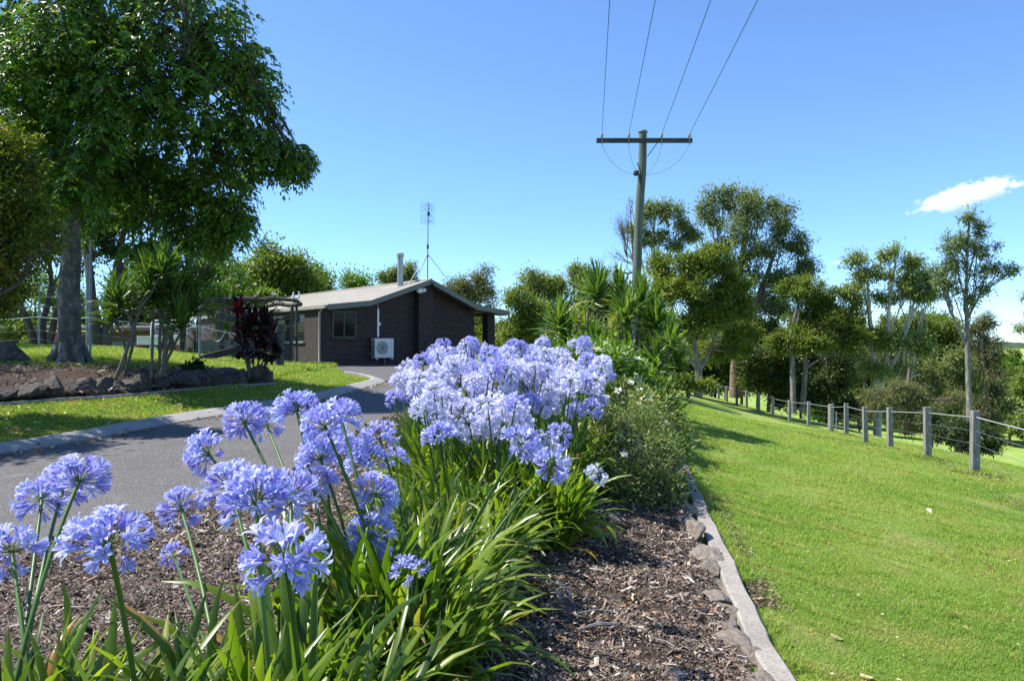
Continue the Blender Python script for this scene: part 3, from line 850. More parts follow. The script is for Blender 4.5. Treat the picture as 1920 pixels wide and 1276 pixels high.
# ---- tv antenna on the ridge
ax_, ay_ = 4.58, -.45
ant = thing('tv_antenna', 'tall thin mast with a two panel mesh television antenna on the roof ridge', 'antenna', hp(ax_, ay_, 3.58), HROT)
c_ = MB(); tube(c_, [(0, 0, -.05), (.01, 0, 1.25), (.02, 0, 2.2), (.035, 0, 3.22)], [.026, .026, .02, .016], 8); c_.build('mast', M['galv_post'], ant)
c_ = MB(); lathe(c_, [(.001, -.08), (.045, -.08), (.045, .08), (.001, .08)], (.012, 0, 1.36), 8); lathe(c_, [(.001, -.04), (.04, -.04), (.04, .04), (.001, .04)], (.01, 0, .98), 8); lathe(c_, [(.001, -.07), (.055, -.07), (.055, .07), (.001, .07)], (.03, -.03, 2.72), 8); c_.build('clamp', M['black'], ant)
for z0 in (2.30, 2.78):
    c_ = MB()
    for k in range(8): tube(c_, [(-.29, .04, z0 + k * .053), (.33, .04, z0 + k * .053)], .0045, 4)
    for xx in (-.29, -.08, .12, .33): tube(c_, [(xx, .045, z0), (xx, .045, z0 + .371)], .0045, 4)
    c_.build('reflector_screen', M['galv_post'], ant)
c_ = MB()
for z0 in (2.42, 2.66, 2.9, 3.08): 
    for sgn in (-1, 1): tube(c_, [(.03, -.06, z0), (.03 + sgn * .12, -.1, z0 + .05)], .006, 4); tube(c_, [(.03, -.06, z0), (.03 + sgn * .12, -.1, z0 - .05)], .006, 4)
c_.build('dipole', M['black'], ant)
c_ = MB()
for (x, y) in ((-1.25, -.3), (.75, -.8), (.35, 1.6)):
    zz = roofz(ax_ + x) - 3.58 - .0
    tube(c_, [(.01, 0, 1.05), (x, y, zz)], .012, 5)
c_.build('stay_wire', M['galv_post'], ant)
# ------------------------------------------------------------------ power pole and wires
px_, py_ = 3.28, 20.0
pz = gz((px_, py_))
pole = thing('power_pole', 'tall green grey wooden power pole with a single crossarm behind the cordylines', 'power pole', (px_, py_, pz))
c_ = MB()
hs = np.array([-.6, 1, 2.2, 3.4, 4.3, 5.2, 5.9, 6.5, 6.92]) 
xs = np.array([-.16, -.15, -.13, -.09, -.05, -.01, .045, .06, .065])
rs = np.array([.125, .122, .118, .115, .112, .108, .104, .101, .10])
pts = np.stack([xs, np.zeros(9), hs], 1)
cp = catmull(pts, 5); rr = np.interp(np.linspace(0, 8, len(cp)), np.arange(9), rs)
c_2 = MB(); tube(c_2, cp, rr, 18); c_2.build('post', M['pole'], pole, smooth=True)
c_ = MB(); lathe(c_, [(.118, -.02), (.124, -.01), (.122, .02), (.06, .05), (.001, .055)], (.066, 0, 6.92), 18); c_.build('cap', M['galv_post'], pole)
armz = 6.66; ayo = -.16
c_ = MB(); box2(c_, (-1.14, ayo - .05, armz - .06), (1.29, ayo + .045, armz + .05)); c_.build('crossarm', M['crossarm'], pole, bevel=.008)
c_ = MB(); bar(c_, (.40, ayo + .02, armz - .07), (.16, -.12, armz - .40), .045, .02); c_.build('brace', M['cable'], pole)
INS = [-1.01, -.33, .50, 1.20]
for k, xi in enumerate(INS):
    c_ = MB(); lathe(c_, [(.001, -.13), (.013, -.13), (.013, .05), (.032, .06), (.045, .08), (.03, .10), (.045, .115), (.028, .14), (.034, .155), (.001, .16)], (xi, ayo - .075, armz), 12); c_.build('insulator', M['porcelain'], pole, smooth=True)
c_ = MB(); lathe(c_, [(.001, -.06), (.06, -.06), (.075, 0), (.06, .06), (.001, .065)], (-.125, -.11, 6.06 - .22), 10); tube(c_, [(-.1, -.12, 6.1), (-.02, -.14, 5.9), (.0, -.14, 5.4)], .014, 6); c_.build('cable_clamp', M['black'], pole)
for k, (xi, sg) in enumerate(zip(INS, (-1, -1, 1, 1))):
    c_ = MB(); end = (-.02 + .1 * (sg > 0), -.14, 5.79)
    mid = (xi * .72, -.16, 5.80) if abs(xi) > .8 else (xi * .85, -.16, 6.0)
    tube(c_, bez((xi, ayo - .075, armz - .12), mid, end, 12), .0042, 5); c_.build('dropper_wire', M['cable'], pole)
WLAB = ['overhead wire furthest left of the four leaving the crossarm', 'overhead wire second from the left, just left of the pole top', 'overhead wire third from the left, just right of the pole top', 'overhead wire furthest right of the four leaving the crossarm']
for k, xi in enumerate(INS):
    p0 = np.array([px_ + xi, py_ + ayo - .075, pz + armz + .13])
    q0 = p0 + np.array([-6.2, -62.0, .4])
    t_ = np.linspace(0, 1, 60)[:, None]
    W = p0 * (1 - t_) + q0 * t_; W[:, 2] -= (4 * .52 * t_ * (1 - t_))[:, 0]
    c_ = MB(); tube(c_, W, .0062, 5)
    tag(c_.build('power_line', M['cable']), WLAB[k], 'power line', 'overhead wires running from the power pole')

# ------------------------------------------------------------------ timber post and wire fence on the right
FP = np.array([(8.08, 13.7), (9.16, 17.3), (10.02, 20.8), (10.85, 24.1), (11.72, 27.5), (12.6, 31.0), (13.05, 34.5), (13.45, 38.0), (13.8, 41.5), (14.15, 45.0), (14.5, 48.5), (14.9, 52.0), (15.2, 55.5), (15.55, 59.0), (15.9, 62.5), (16.2, 66.0)])
first = FP[0] + (FP[0] - FP[1])
FALL = np.vstack([[first + (FP[0] - FP[1])], [first], FP])
fence = thing('post_and_wire_fence', 'weathered timber post and wire fence running down the lawn on the right', 'fence', (*FP[0], gz(FP[0])))
fo_ = np.array([*FP[0], gz(FP[0])])
r5 = np.random.default_rng(5)
tops = []
for k, p in enumerate(FALL):
    z = gz(p); h = 1.12 + r5.uniform(-.03, .03); strainer = (k == 7)
    w_ = .20 if strainer else .145
    nxt = FALL[min(k + 1, len(FALL) - 1)] - FALL[max(k - 1, 0)]
    c_ = MB(); 
    if strainer: tube(c_, [(0, 0, -.4), (0, 0, .4), (.005, 0, h + .02)], [.12, .115, .11], 14)
    else: box(c_, (0, 0, (h - .4) / 2), (w_, .085 + r5.uniform(0, .03), h + .4), rot=(r5.normal(0, .008), r5.normal(0, .012), 0))
    o = c_.build('post', M['timber'], fence, loc=(p[0] - fo_[0], p[1] - fo_[1], z - fo_[2]), rot=(0, 0, r5.normal(0, .12) + .1), bevel=.008)
    tops.append((p[0], p[1], z))
T = np.array(tops)
for j, dz in enumerate((1.02, .78, .55, .30)):
    W = []
    for a, b_ in zip(T[:-1], T[1:]):
        for s_ in np.linspace(0, 1, 6)[:-1]:
            q = a * (1 - s_) + b_ * s_ + np.array([0, -.055 if j == 0 else -.01, dz]); q[2] -= .008 * 4 * s_ * (1 - s_); W.append(q)
    W.append(T[-1] + [0, 0, dz])
    c_ = MB(); tube(c_, np.array(W) - fo_, .009 if j == 0 else .0035, 6); c_.build('rail_wire' if j == 0 else 'wire', M['wire'] if j == 0 else M['galv_post'], fence)
c_ = MB(); q = FALL[7] * .62 + FALL[6] * .38; tube(c_, [(q[0] - fo_[0], q[1] - fo_[1], gz(q) - fo_[2] - .2), (q[0] - fo_[0], q[1] - fo_[1], gz(q) - fo_[2] + .85)], .022, 6); c_.build('steel_picket', M['galv_post'], fence)

# ------------------------------------------------------------------ wire fence on the left, with its timber strainer and stay
sp = gp(524, 692)
lf = thing('wire_fence', 'slack wire fence with steel posts and a dark timber strainer on the left lawn', 'fence', (*sp, gz(sp)))
lo = np.array([*sp, gz(sp)])
ht = 1.33
c_ = MB(); tube(c_, [(0, 0, -.4), (0, 0, .6), (.01, 0, ht)], [.14, .135, .13], 14); c_.build('strainer_post', M['dark_timber'], lf, smooth=False)
e = P(374, 683, sp[1] - 1.0); 
c_ = MB(); bar(c_, e - lo + [0, 0, .14], (-.10, -.02, .93), .18, .19); c_.build('stay', M['stay'], lf, bevel=.015)
posts = [(374, 680, sp[1] - 1.0, 1.75), (169, 678, 18.6, 2.75), (163, 676, 19.2, 2.55), (73, 662, 24, 1.95)]
PT = []
for (a, b_, dd, hh) in posts:
    q = P(a, b_, dd); q[2] = gz(q)
    c_ = MB(); tube(c_, [(0, 0, -.3), (0, 0, hh)], .03, 10); c_.build('steel_post', M['galv_post'], lf, loc=q - lo)
    PT.append(q)
# wires
ends = P(-120, 640, 26); ends[2] = gz(ends)
for (h0, h1, r_) in ((.88, 1.02, .009), (.55, .62, .004), (1.12, 1.35, .004), (.30, .35, .004), (1.28, 1.62, .004)):
    W = [np.array([0, 0, h0 + .0])]
    for q in (PT[0], PT[1], PT[3], ends): W.append(q - lo + np.array([0, -.02, h1]))
    Wd = []
    for a, b_ in zip(W[:-1], W[1:]):
        for s_ in np.linspace(0, 1, 8)[:-1]:
            q = a * (1 - s_) + b_ * s_; q[2] -= .05 * 4 * s_ * (1 - s_); Wd.append(q)
    Wd.append(W[-1])
    c_ = MB(); tube(c_, np.array(Wd), r_, 5); c_.build('wire', M['wire'] if r_ > .005 else M['galv_post'], lf)
c_ = MB(); tube(c_, bez(PT[0] - lo + [.2, 0, .95], PT[0] - lo + [.5, 0, .25], PT[0] - lo + [.75, 0, .92], 14), .012, 5); c_.build('wire_loop', M['galv_post'], lf)
# ------------------------------------------------------------------ things at the back left: shed, ute, pergola, cone
# long low brick building behind the trees
sb = P(60, 650, 47); sb[2] = gz(sb)
shed = thing('low_brick_building', 'long low red brown brick outbuilding with pale roller doors behind the left trees', 'building', (sb[0], sb[1], sb[2] - .75), radians(3))
c_ = MB(); box2(c_, (-14, 0, -1.5), (11, 6, 2.35)); c_.build('wall', M['brick_far'], shed)
c_ = MB(); v = [(-14.6, -.7, 2.42), (11.6, -.7, 2.42), (11.6, 6.5, 2.75), (-14.6, 6.5, 2.75)]
c_.add(v + [(x, y, z + .16) for x, y, z in v], [[3, 2, 1, 0], [4, 5, 6, 7], [0, 1, 5, 4], [1, 2, 6, 5], [2, 3, 7, 6], [3, 0, 4, 7]]); c_.build('roof', M['shed_roof'], shed)
c_ = MB(); box2(c_, (-14.6, -.78, 2.38), (11.6, -.705, 2.52)); c_.build('fascia', simple('brown_fascia', (.16, .09, .06), .6), shed)
for x0 in (-6.4, 0.2, 3.6):
    c_ = MB(); box2(c_, (x0, -.05, -.4), (x0 + 2.6, -.004, 1.75)); c_.build('roller_door', M['roller'], shed)

# white tray-back ute seen from behind
up = P(299, 662, 36.0); up[2] = gz(up) - .02
ute = thing('white_ute', 'white tray back utility truck parked behind the dracaenas, tail towards the camera', 'truck', tuple(up), radians(14))
c_ = MB(); box2(c_, (-.93, 0, .78), (.93, 2.35, .86)); box2(c_, (-.42, .1, .50), (-.32, 5, .775)); box2(c_, (.32, .1, .50), (.42, 5, .775)); c_.build('tray', M['galv'], ute)
c_ = MB(); box2(c_, (-.93, -.03, .80), (.93, -.002, 1.20)); box2(c_, (-.96, 0, .80), (-.932, 2.35, 1.20)); box2(c_, (.932, 0, .80), (.96, 2.35, 1.20)); c_.build('dropside', M['ute_paint'], ute, bevel=.006)
c_ = MB()
arch = [(-.80, 2.38, .9), (-.80, 2.38, 1.72), (-.72, 2.38, 1.9), (-.5, 2.38, 1.98), (.5, 2.38, 1.98), (.72, 2.38, 1.9), (.80, 2.38, 1.72), (.80, 2.38, .9)]
tube(c_, catmull(arch, 4), .04, 8)
for zz in np.linspace(1.2, 1.85, 8): tube(c_, [(-.79, 2.38, zz), (.79, 2.38, zz)], .018, 6)
c_.build('headboard_rack', M['white_paint'], ute, smooth=True)
c_ = MB()   # cab, tapering upward
lo_ = [(-.86, 2.50, .62), (.86, 2.50, .62), (.86, 4.15, .62), (-.86, 4.15, .62)]
md_ = [(-.88, 2.50, 1.25), (.88, 2.50, 1.25), (.88, 4.3, 1.2), (-.88, 4.3, 1.2)]
hi_ = [(-.70, 2.62, 1.86), (.70, 2.62, 1.86), (.70, 3.62, 1.88), (-.70, 3.62, 1.88)]
q4 = lambda a: [[a + i, a + (i + 1) % 4, a + 4 + (i + 1) % 4, a + 4 + i] for i in range(4)]
c_.add(lo_ + md_ + hi_, q4(0) + q4(4) + [[8, 9, 10, 11], [3, 2, 1, 0]])
box2(c_, (-.82, 4.16, .60), (.82, 5.35, 1.08)); c_.build('cab', M['ute_paint'], ute, bevel=.05)
c_ = MB(); c_.add([(-.72, 2.497, 1.28), (.72, 2.497, 1.28), (.62, 2.60, 1.80), (-.62, 2.60, 1.80), (-.72, 2.487, 1.28), (.72, 2.487, 1.28), (.62, 2.59, 1.80), (-.62, 2.59, 1.80)], [[4, 5, 6, 7], [0, 3, 2, 1], [0, 1, 5, 4], [3, 7, 6, 2]]); c_.build('rear_window', M['glass'], ute)
c_ = MB(); c_.add([(-.885, 2.75, 1.28), (-.885, 3.95, 1.26), (-.735, 3.5, 1.80), (-.735, 2.8, 1.80), (-.893, 2.75, 1.28), (-.893, 3.95, 1.26), (-.743, 3.5, 1.80), (-.743, 2.8, 1.80)], [[7, 6, 5, 4], [0, 1, 2, 3], [0, 4, 5, 1], [3, 2, 6, 7]]); c_.build('side_window', M['glass'], ute)
for sx in (-1, 1):
    c_ = MB(); box2(c_, (sx * .62, -.05, .60), (sx * .90, -.004, .74)); c_.build('tail_light', M['tail_light'], ute)
    c_ = MB(); box2(c_, (sx * .91, -.055, .58), (sx * .58, -.002 + .05, .59)); c_.build('light_bar', M['white_paint'], ute)
    for yy in (1.0, 4.55):
        c_ = MB(); tube(c_, [(sx * .62, yy, .34), (sx * .86, yy, .34)], .34, 22); wh = c_.build('wheel', M['black'], ute)
        c_ = MB(); tube(c_, [(sx * .863, yy, .34), (sx * .872, yy, .34)], .19, 16); c_.build('rim', M['galv'], wh)
c_ = MB(); box2(c_, (-.45, -.03, .58), (-.12, -.004, .70)); c_.build('number_plate', M['white_paint'], ute)
c_ = MB(); box2(c_, (-.95, .55, .70), (-.60, .62, .775)); box2(c_, (-.95, .50, .34), (-.62, .53, .74)); box2(c_, (.62, .50, .34), (.95, .53, .74)); c_.build('mud_flap', M['black'], ute)
c_ = MB(); box2(c_, (.42, -.05, .55), (.50, -.032, 1.16)); c_.build('tailgate_latch', M['black'], ute)

# traffic cone
cp_ = P(106, 659, 27.5); cp_[2] = gz(cp_)
cone = thing('traffic_cone', 'small orange traffic cone in the long grass left of the big trunk', 'cone', tuple(cp_))
c_ = MB(); lathe(c_, [(.001, .62), (.025, .62), (.04, .6), (.13, .035), (.17, .03)], (0, 0, 0), 16); c_.build('body', M['orange'], cone, smooth=True)
c_ = MB(); box2(c_, (-.19, -.19, -.03), (.19, .19, .028)); c_.build('base', M['orange'], cone, bevel=.01)

# rustic pergola with climbing rose
pg = P(545, 682, 27.0); pg[2] = gz(pg)
perg = thing('pergola', 'rustic dark log pergola beside the brick house', 'pergola', tuple(pg))
pposts = [(545, 27.0), (418, 26.2), (372, 27.5), (440, 29.6), (340, 29.0)]
r6 = np.random.default_rng(6)
tp = []
for (a, dd) in pposts:
    q = P(a, 600, dd); z = gz(q); tp.append(np.array([q[0], q[1], z]) - pg)
hh = 2.10
for q in tp:
    c_ = MB(); tube(c_, [q + [0, 0, -.3], q + [r6.normal(0, .02), 0, 1.2], q + [r6.normal(0, .03), 0, hh + (tp[0][2] - q[2])]], [.075, .07, .062], 9); c_.build('post', M['dark_timber'], perg, smooth=True)
def log(a, b_, r_):
    pts = np.array(a) * (1 - np.linspace(0, 1, 8)[:, None]) + np.array(b_) * np.linspace(0, 1, 8)[:, None]
    pts[1:-1] += r6.normal(0, .035, (6, 3))
    c_ = MB(); tube(c_, pts, r_ * (1 + r6.normal(0, .06, 8)), 9); c_.build('beam', M['dark_timber'], perg, smooth=True)
ztop = hh + tp[0][2]
T_ = [np.array([q[0], q[1], ztop]) for q in tp]
log(T_[0] + [.35, 0, .02], T_[3] + [-.3, 0, .06], .075)
log(T_[0] + [.2, 0, .15], T_[1] + [-.2, 0, .13], .07)
log(T_[1] + [.35, -.1, .16], T_[4] + [-.5, 0, .12], .08)
log(T_[1] + [.1, -.2, .05], T_[3] + [.2, .3, .08], .06)
log(T_[2] + [-.3, 0, .2], T_[3] + [.5, 0, .22], .055)
log(T_[0] * .55 + T_[1] * .45 + [0, -.3, .24], T_[3] * .6 + T_[4] * .4 + [0, .3, .24], .05)
for k in (1.0, 1.62):
    log(tp[0] + [0, 0, k], tp[3] + [0, 0, k], .05)
# dark green panel fence beyond the pergola
q = P(455, 668, 28.5); q[2] = gz(q)
pn = thing('panel_fence', 'low dark green metal panel standing behind the pergola', 'panel', tuple(q), radians(-20))
c_ = MB(); box2(c_, (-2.2, -.03, .0), (1.2, .03, .82)); c_.build('panel', corrugated('green_panel', (.022, .042, .037), .3, 0, bm=.12), pn)
for x in (-2.2, -.5, 1.2):
    c_ = MB(); box2(c_, (x - .03, -.06, -.2), (x + .03, .06, .88)); c_.build('post', M['dark_timber'], pn)
# white bird ornament on a dark stand
q = P(556, 562, 28.0)
bd = thing('bird_ornament', 'small white bird ornament on a dark perch above the pergola', 'ornament', tuple(q))
c_ = MB(); tube(c_, catmull([(-.10, 0, .30), (-.12, 0, .20), (-.10, 0, .10), (-.02, 0, .05), (.06, 0, .08), (.10, 0, .17), (.09, 0, .27), (.05, 0, .30)], 4), np.interp(np.linspace(0, 7, 29), range(8), [.012, .03, .05, .062, .05, .03, .02, .01]), 8); c_.build('bird', M['white_paint'], bd, smooth=True)
c_ = MB(); lathe(c_, [(.001, -.22), (.10, -.22), (.13, -.02), (.001, 0)], (0, 0, 0), 12); tube(c_, [(0, 0, -.2), (.02, 0, gz(q) - q[2] - .2)], .045, 8); c_.build('perch', M['dark_timber'], bd)
# ------------------------------------------------------------------ agapanthus
def straps(mb, base, az, L, W, th0, bend, r, rows=8, mat=0, power=1.6, var=None, fold=.28, twist=.35):
    """strap leaves: base (n,3), azimuth, length, width, starting tilt and total bend"""
    n = len(L)
    s = np.linspace(0, 1, rows)
    th = th0[:, None] + bend[:, None] * s[None] ** power
    ds = L[:, None] / (rows - 1)
    rad = np.concatenate([np.zeros((n, 1)), np.cumsum(np.sin((th[:, 1:] + th[:, :-1]) / 2) * ds, 1)], 1)
    z = np.concatenate([np.zeros((n, 1)), np.cumsum(np.cos((th[:, 1:] + th[:, :-1]) / 2) * ds, 1)], 1)
    azs = az[:, None] + r.normal(0, .16, (n, 1)) * s[None] ** 2 * 2.4
    cx, sx = np.cos(azs), np.sin(azs)
    C = np.stack([base[:, None, 0] + rad * cx, base[:, None, 1] + rad * sx, base[:, None, 2] + z], -1)
    tw = r.normal(0, twist, (n, 1)) * s[None]
    side0 = np.stack([-sx, cx, np.zeros_like(sx)], -1)
    tan = np.stack([np.sin(th) * cx, np.sin(th) * sx, np.cos(th)], -1)
    nn = np.cross(side0, tan)
    side = side0 * np.cos(tw)[..., None] + nn * np.sin(tw)[..., None]
    nn = np.cross(side, tan)
    prof = np.minimum(1, .55 + 1.6 * s) * (1 - s ** 4.5) ** .8
    prof[-1] = .06
    hw = (W[:, None] * prof[None] / 2)[..., None]
    A = C + side * hw - nn * hw * fold * 0; B = C + nn * hw * fold * -1.2; D = C - side * hw
    V = np.stack([A, B, D], 2)                      # n, rows, 3, 3
    k = rows * 3
    f = []
    for i in range(rows - 1):
        for j in range(2):
            a = i * 3 + j
            f.append([a, a + 1, a + 4, a + 3])
    f = np.array(f)
    F_ = (f[None] + (np.arange(n) * k)[:, None, None]).reshape(-1, 4)
    if var is None: var = r.uniform(0, 1, n)
    mb.add(V.reshape(-1, 3), F_, var=np.repeat(var, k), t=np.tile(np.repeat(s, 3), n), mat=mat)

def leaf_clump(seed, n=64, L=(.5, .78), W=(.028, .044), spread=.14, lean=(.08, .85)):
    r = np.random.default_rng(seed)
    mb = MB()
    a = r.uniform(0, 2 * pi, n); rr = spread * np.sqrt(r.uniform(0, 1, n))
    base = np.stack([rr * np.cos(a), rr * np.sin(a), np.full(n, -.03)], 1)
    az = a + r.normal(0, .5, n)
    q = r.uniform(0, 1, n)
    th0 = lean[0] + (lean[1] - lean[0]) * q * .75 + r.normal(0, .06, n)
    bend = .45 + 1.45 * q + r.normal(0, .28, n)
    k = 6               # withered leaves lying low
    a2 = r.uniform(0, 2 * pi, k)
    straps(mb, np.stack([.1 * np.cos(a2), .1 * np.sin(a2), np.full(k, .0)], 1), a2, r.uniform(.3, .5, k), r.uniform(.018, .03, k), r.uniform(.9, 1.3, k), r.uniform(.3, .8, k), r, var=r.uniform(.965, 1, k), twist=1.2)
    straps(mb, base, az, r.uniform(*L, n) * (1 - .12 * q), r.uniform(*W, n), np.clip(th0, 0, 1.3), np.clip(bend, .1, 2.2), r)
    return mb.mesh('leaves', M['leaf_strap'], smooth=True)

def umbel_mesh(seed, n=62, droop=0.0, bud=.12, petal='petal_blue', low=115, size=1.0, sparse=False):
    """round head of trumpet flowers on green pedicels; radius about 1 (scaled by the object)"""
    r = np.random.default_rng(seed)
    mb = MB()
    i = np.arange(n) + .5
    pol = np.arccos(1 - i / n * (1 - cos(radians(low)))) + r.normal(0, .10, n)
    az = i * 2.39996 + r.normal(0, .25, n)
    for k in range(n):
        d = np.array([sin(pol[k]) * cos(az[k]), sin(pol[k]) * sin(az[k]), cos(pol[k])])
        pl = r.uniform(.46, .62); fl = r.uniform(.42, .56)
        mid = d * pl * .5 + np.array([0, 0, .03])
        end = d * pl + np.array([0, 0, -droop * .25 * r.uniform(.4, 1.2)])
        tube(mb, bez((0, 0, 0), mid, end, 4), [.016, .013, .011, .014], 3, mat=0, var=r.uniform(0, 1), caps=False)
        a = nrm(d + r.normal(0, .14, 3) + np.array([0, 0, -droop * r.uniform(.5, 1.4)]))
        ref = np.array([0, 0, 1.0]) if abs(a[2]) < .9 else np.array([1.0, 0, 0])
        u = nrm(np.cross(a, ref)); w_ = np.cross(a, u)
        kind = r.uniform()
        v = r.uniform(.2, 1)
        if kind < bud:          # closed bud
            prof = [(0, .016), (.35, .035), (.75, .045), (1, .008)]
            fl *= r.uniform(.55, .85)
            ang = np.arange(5) / 5 * 2 * pi
            V = np.concatenate([end + a * fl * s + q * (np.cos(ang)[:, None] * u + np.sin(ang)[:, None] * w_) for s, q in prof])
            ii = np.arange(5); jj = (ii + 1) % 5
            mb.add(V, np.concatenate([np.stack([m_ * 5 + ii, m_ * 5 + jj, (m_ + 1) * 5 + jj, (m_ + 1) * 5 + ii], 1) for m_ in range(3)]), var=r.uniform(0, .2), t=np.repeat([0, .25, .5, .6], 5), mat=1)
            continue
        open_ = r.uniform(.30, .85)
        if droop > .5: open_ *= .7
        ph = r.uniform(0, 1)
        for p in range(6):
            b_ = (p + ph) / 6 * 2 * pi
            o = cos(b_) * u + sin(b_) * w_; sd = -sin(b_) * u + cos(b_) * w_
            wd = .112 if p % 2 else .094
            op = open_ * r.uniform(.8, 1.2)
            rows = [(0, .020, .018), (.34, .044, .040), (.60, .085, wd * .72), (.80, .085 + .10 * op, wd * .98), (.93, .085 + .21 * op, wd * .86), (.97 - .05 * op, .085 + .31 * op, wd * .40), (.965 - .08 * op, .085 + .345 * op, .006)]
            V = []; vv = []
            pv = np.clip(v + r.normal(0, .08), 0, 1)
            for s, q, hw in rows:
                c_ = end + a * fl * s + o * q
                V += [c_ + sd * hw * .55 + a * hw * .14, c_ - a * hw * .06, c_ - sd * hw * .55 + a * hw * .14]
                vv += [pv, max(0, pv - .55), pv]
            F_ = []
            for j in range(6):
                F_ += [[j * 3, j * 3 + 1, j * 3 + 4, j * 3 + 3], [j * 3 + 1, j * 3 + 2, j * 3 + 5, j * 3 + 4]]
            mb.add(V, F_, var=vv, t=np.repeat([0, .3, .55, .8, .95, 1, 1], 3), mat=1)
        # stamens
        for p in range(3):
            e = end + a * fl * 1.05 + r.normal(0, .03, 3)
            tube(mb, [end + a * fl * .5, e], .006, 3, mat=1, var=.9, caps=False)
    return mb.mesh('flower_head', [M['pedicel'], M[petal]], smooth=True)

CLUMPS = [leaf_clump(100 + k, n=58 + 4 * k) for k in range(5)]
CLUMPS_UP = [leaf_clump(140 + k, n=56, L=(.54, .80), W=(.030, .046), lean=(.05, .98)) for k in range(4)]
HEAD_BLUE = [umbel_mesh(200 + k, n=[36, 31, 40, 36][k], droop=[-.12, .1, -.15, .35][k], bud=[.24, .16, .12, .14][k], low=[92, 100, 104, 118][k]) for k in range(4)]
HEAD_SPARSE = [umbel_mesh(230 + k, n=26 + 2 * k, bud=.5 - .2 * k, low=100) for k in range(2)]
HEAD_PALE = [umbel_mesh(250 + k, n=[36, 32, 40, 30][k], droop=[.55, .9, .35, 1.1][k], bud=.05, petal='petal_pale', low=[120, 125, 115, 125][k]) for k in range(4)]
HEAD_MASS = [umbel_mesh(280 + k, n=36, droop=[.2, .45, .6][k], bud=.1, low=122) for k in range(3)]

ra = np.random.default_rng(77)
def stalk(parent, base, head, r0=.0075, tip=.0052):
    """flower stalk from a leaf base to a head (both relative to the plant)"""
    base = np.asarray(base, float); head = np.asarray(head, float)
    mid = base * .45 + head * .55; mid[:2] = base[:2] * .62 + head[:2] * .38
    mid[:2] += ra.normal(0, .02, 2)
    pts = bez(base, mid, head, 9)
    c_ = MB(); tube(c_, pts, np.linspace(r0, tip, 9), 7, var=ra.uniform(0, 1))
    o = c_.build('flower_stalk', M['stalk'], parent, smooth=True)
    return o, nrm(pts[-1] - pts[-2])

def head(parent, mesh, pos, tan, rad, jitter=.18):
    o = new_mesh_obj('flower_head', mesh, parent, loc=tuple(pos))
    d = Vector(nrm(np.asarray(tan) + ra.normal(0, jitter, 3)))
    q = d.to_track_quat('Z', 'Y')
    q = q @ Euler((0, 0, ra.uniform(0, 6.28))).to_quaternion()
    o.rotation_euler = q.to_euler()
    o.scale = (rad, rad, rad * ra.uniform(.78, .98))
    return o

def plant(x, y, label, group=None, meshes=CLUMPS, sc=1.0, kids=1, zoff=.03):
    z = gz((x, y)) + zoff
    t_ = thing('agapanthus', label, 'flower', (x, y, z), 0, group)
    for k in range(kids):
        o = new_mesh_obj('leaves', meshes[ra.integers(len(meshes))], t_, loc=(ra.normal(0, .10) * (k > 0), ra.normal(0, .10) * (k > 0), 0), rot=(0, 0, ra.uniform(0, 6.28)))
        s_ = sc * ra.uniform(.92, 1.08); o.scale = (s_, s_, s_ * ra.uniform(.95, 1.08))
    return t_, np.array([x, y, z])

# --- the plants in front, each with the heads the photograph shows: (px, py, diameter px, kind)
D0 = .235 * F
FG = [
  # (x, y, leaf scale, leaf clumps, label, [(px, py, diameter, mesh list)])
  (-1.30, 2.05, .84, 2, 'agapanthus at the lower left corner with four blue heads leaning over the asphalt', [(22, 1035, 138, 'b1'), (148, 902, 134, 'b2'), (78, 937, 118, 'b1'), (118, 918, 112, 'b0')]),
  (-.98, 1.95, .90, 2, 'agapanthus with one wide blue head left of the tallest front flower', [(205, 1022, 188, 'b0')]),
  (-.78, 2.25, .88, 2, 'agapanthus with one blue head over bare mulch and a small half opened one below', [(340, 955, 104, 'b1'), (326, 1042, 62, 's1')]),
  (-.54, 2.0, .98, 2, 'agapanthus in front with the largest blue head and three heads behind it', [(535, 1050, 200, 'b1'), (482, 945, 165, 'b2'), (432, 915, 128, 'b0'), (545, 930, 128, 'b1')]),
  (-.62, 2.95, 1.0, 2, 'agapanthus with long stalks and four heads standing against the asphalt', [(392, 852, 108, 'b0'), (458, 792, 96, 'b2'), (500, 797, 84, 'b1'), (557, 772, 104, 'b0')]),
  (-.42, 3.0, 1.0, 2, 'agapanthus with a crowd of blue heads left of the green leaf fountain', [(612, 803, 112, 'b2'), (602, 862, 108, 'b0'), (592, 915, 110, 'b1'), (640, 785, 96, 'b0'), (655, 852, 88, 'b1'), (628, 832, 92, 'b3')]),
  (-.58, 2.5, .84, 2, 'agapanthus with two blue heads one above the other beside the bare soil', [(702, 928, 108, 'b0'), (696, 1006, 112, 'b2')]),
  (-.42, 2.75, .76, 2, 'agapanthus at the edge of the bare mulch with a blue and a budding head', [(768, 1068, 88, 's1'), (850, 1086, 50, 's0')]),
  (-.42, 3.75, .95, 2, 'agapanthus behind the front flowers with two blue heads above yellow green leaves', [(712, 822, 92, 'b1'), (690, 868, 96, 'b0'), (742, 860, 60, 's1')]),
  (-.32, 3.4, .76, 2, 'agapanthus with long slanting stalks and two heads that nod towards the shrub', [(975, 832, 100, 'b1'), (1034, 870, 88, 'b3')]),
  (-.34, 4.35, .85, 2, 'agapanthus with a single tidy blue head in front of the crowded mass', [(825, 822, 84, 'b0')]),
  (.28, 5.3, .9, 2, 'agapanthus on the right with one pale head hanging against the grey shrub', [(1120, 886, 58, 'p1')]),
]
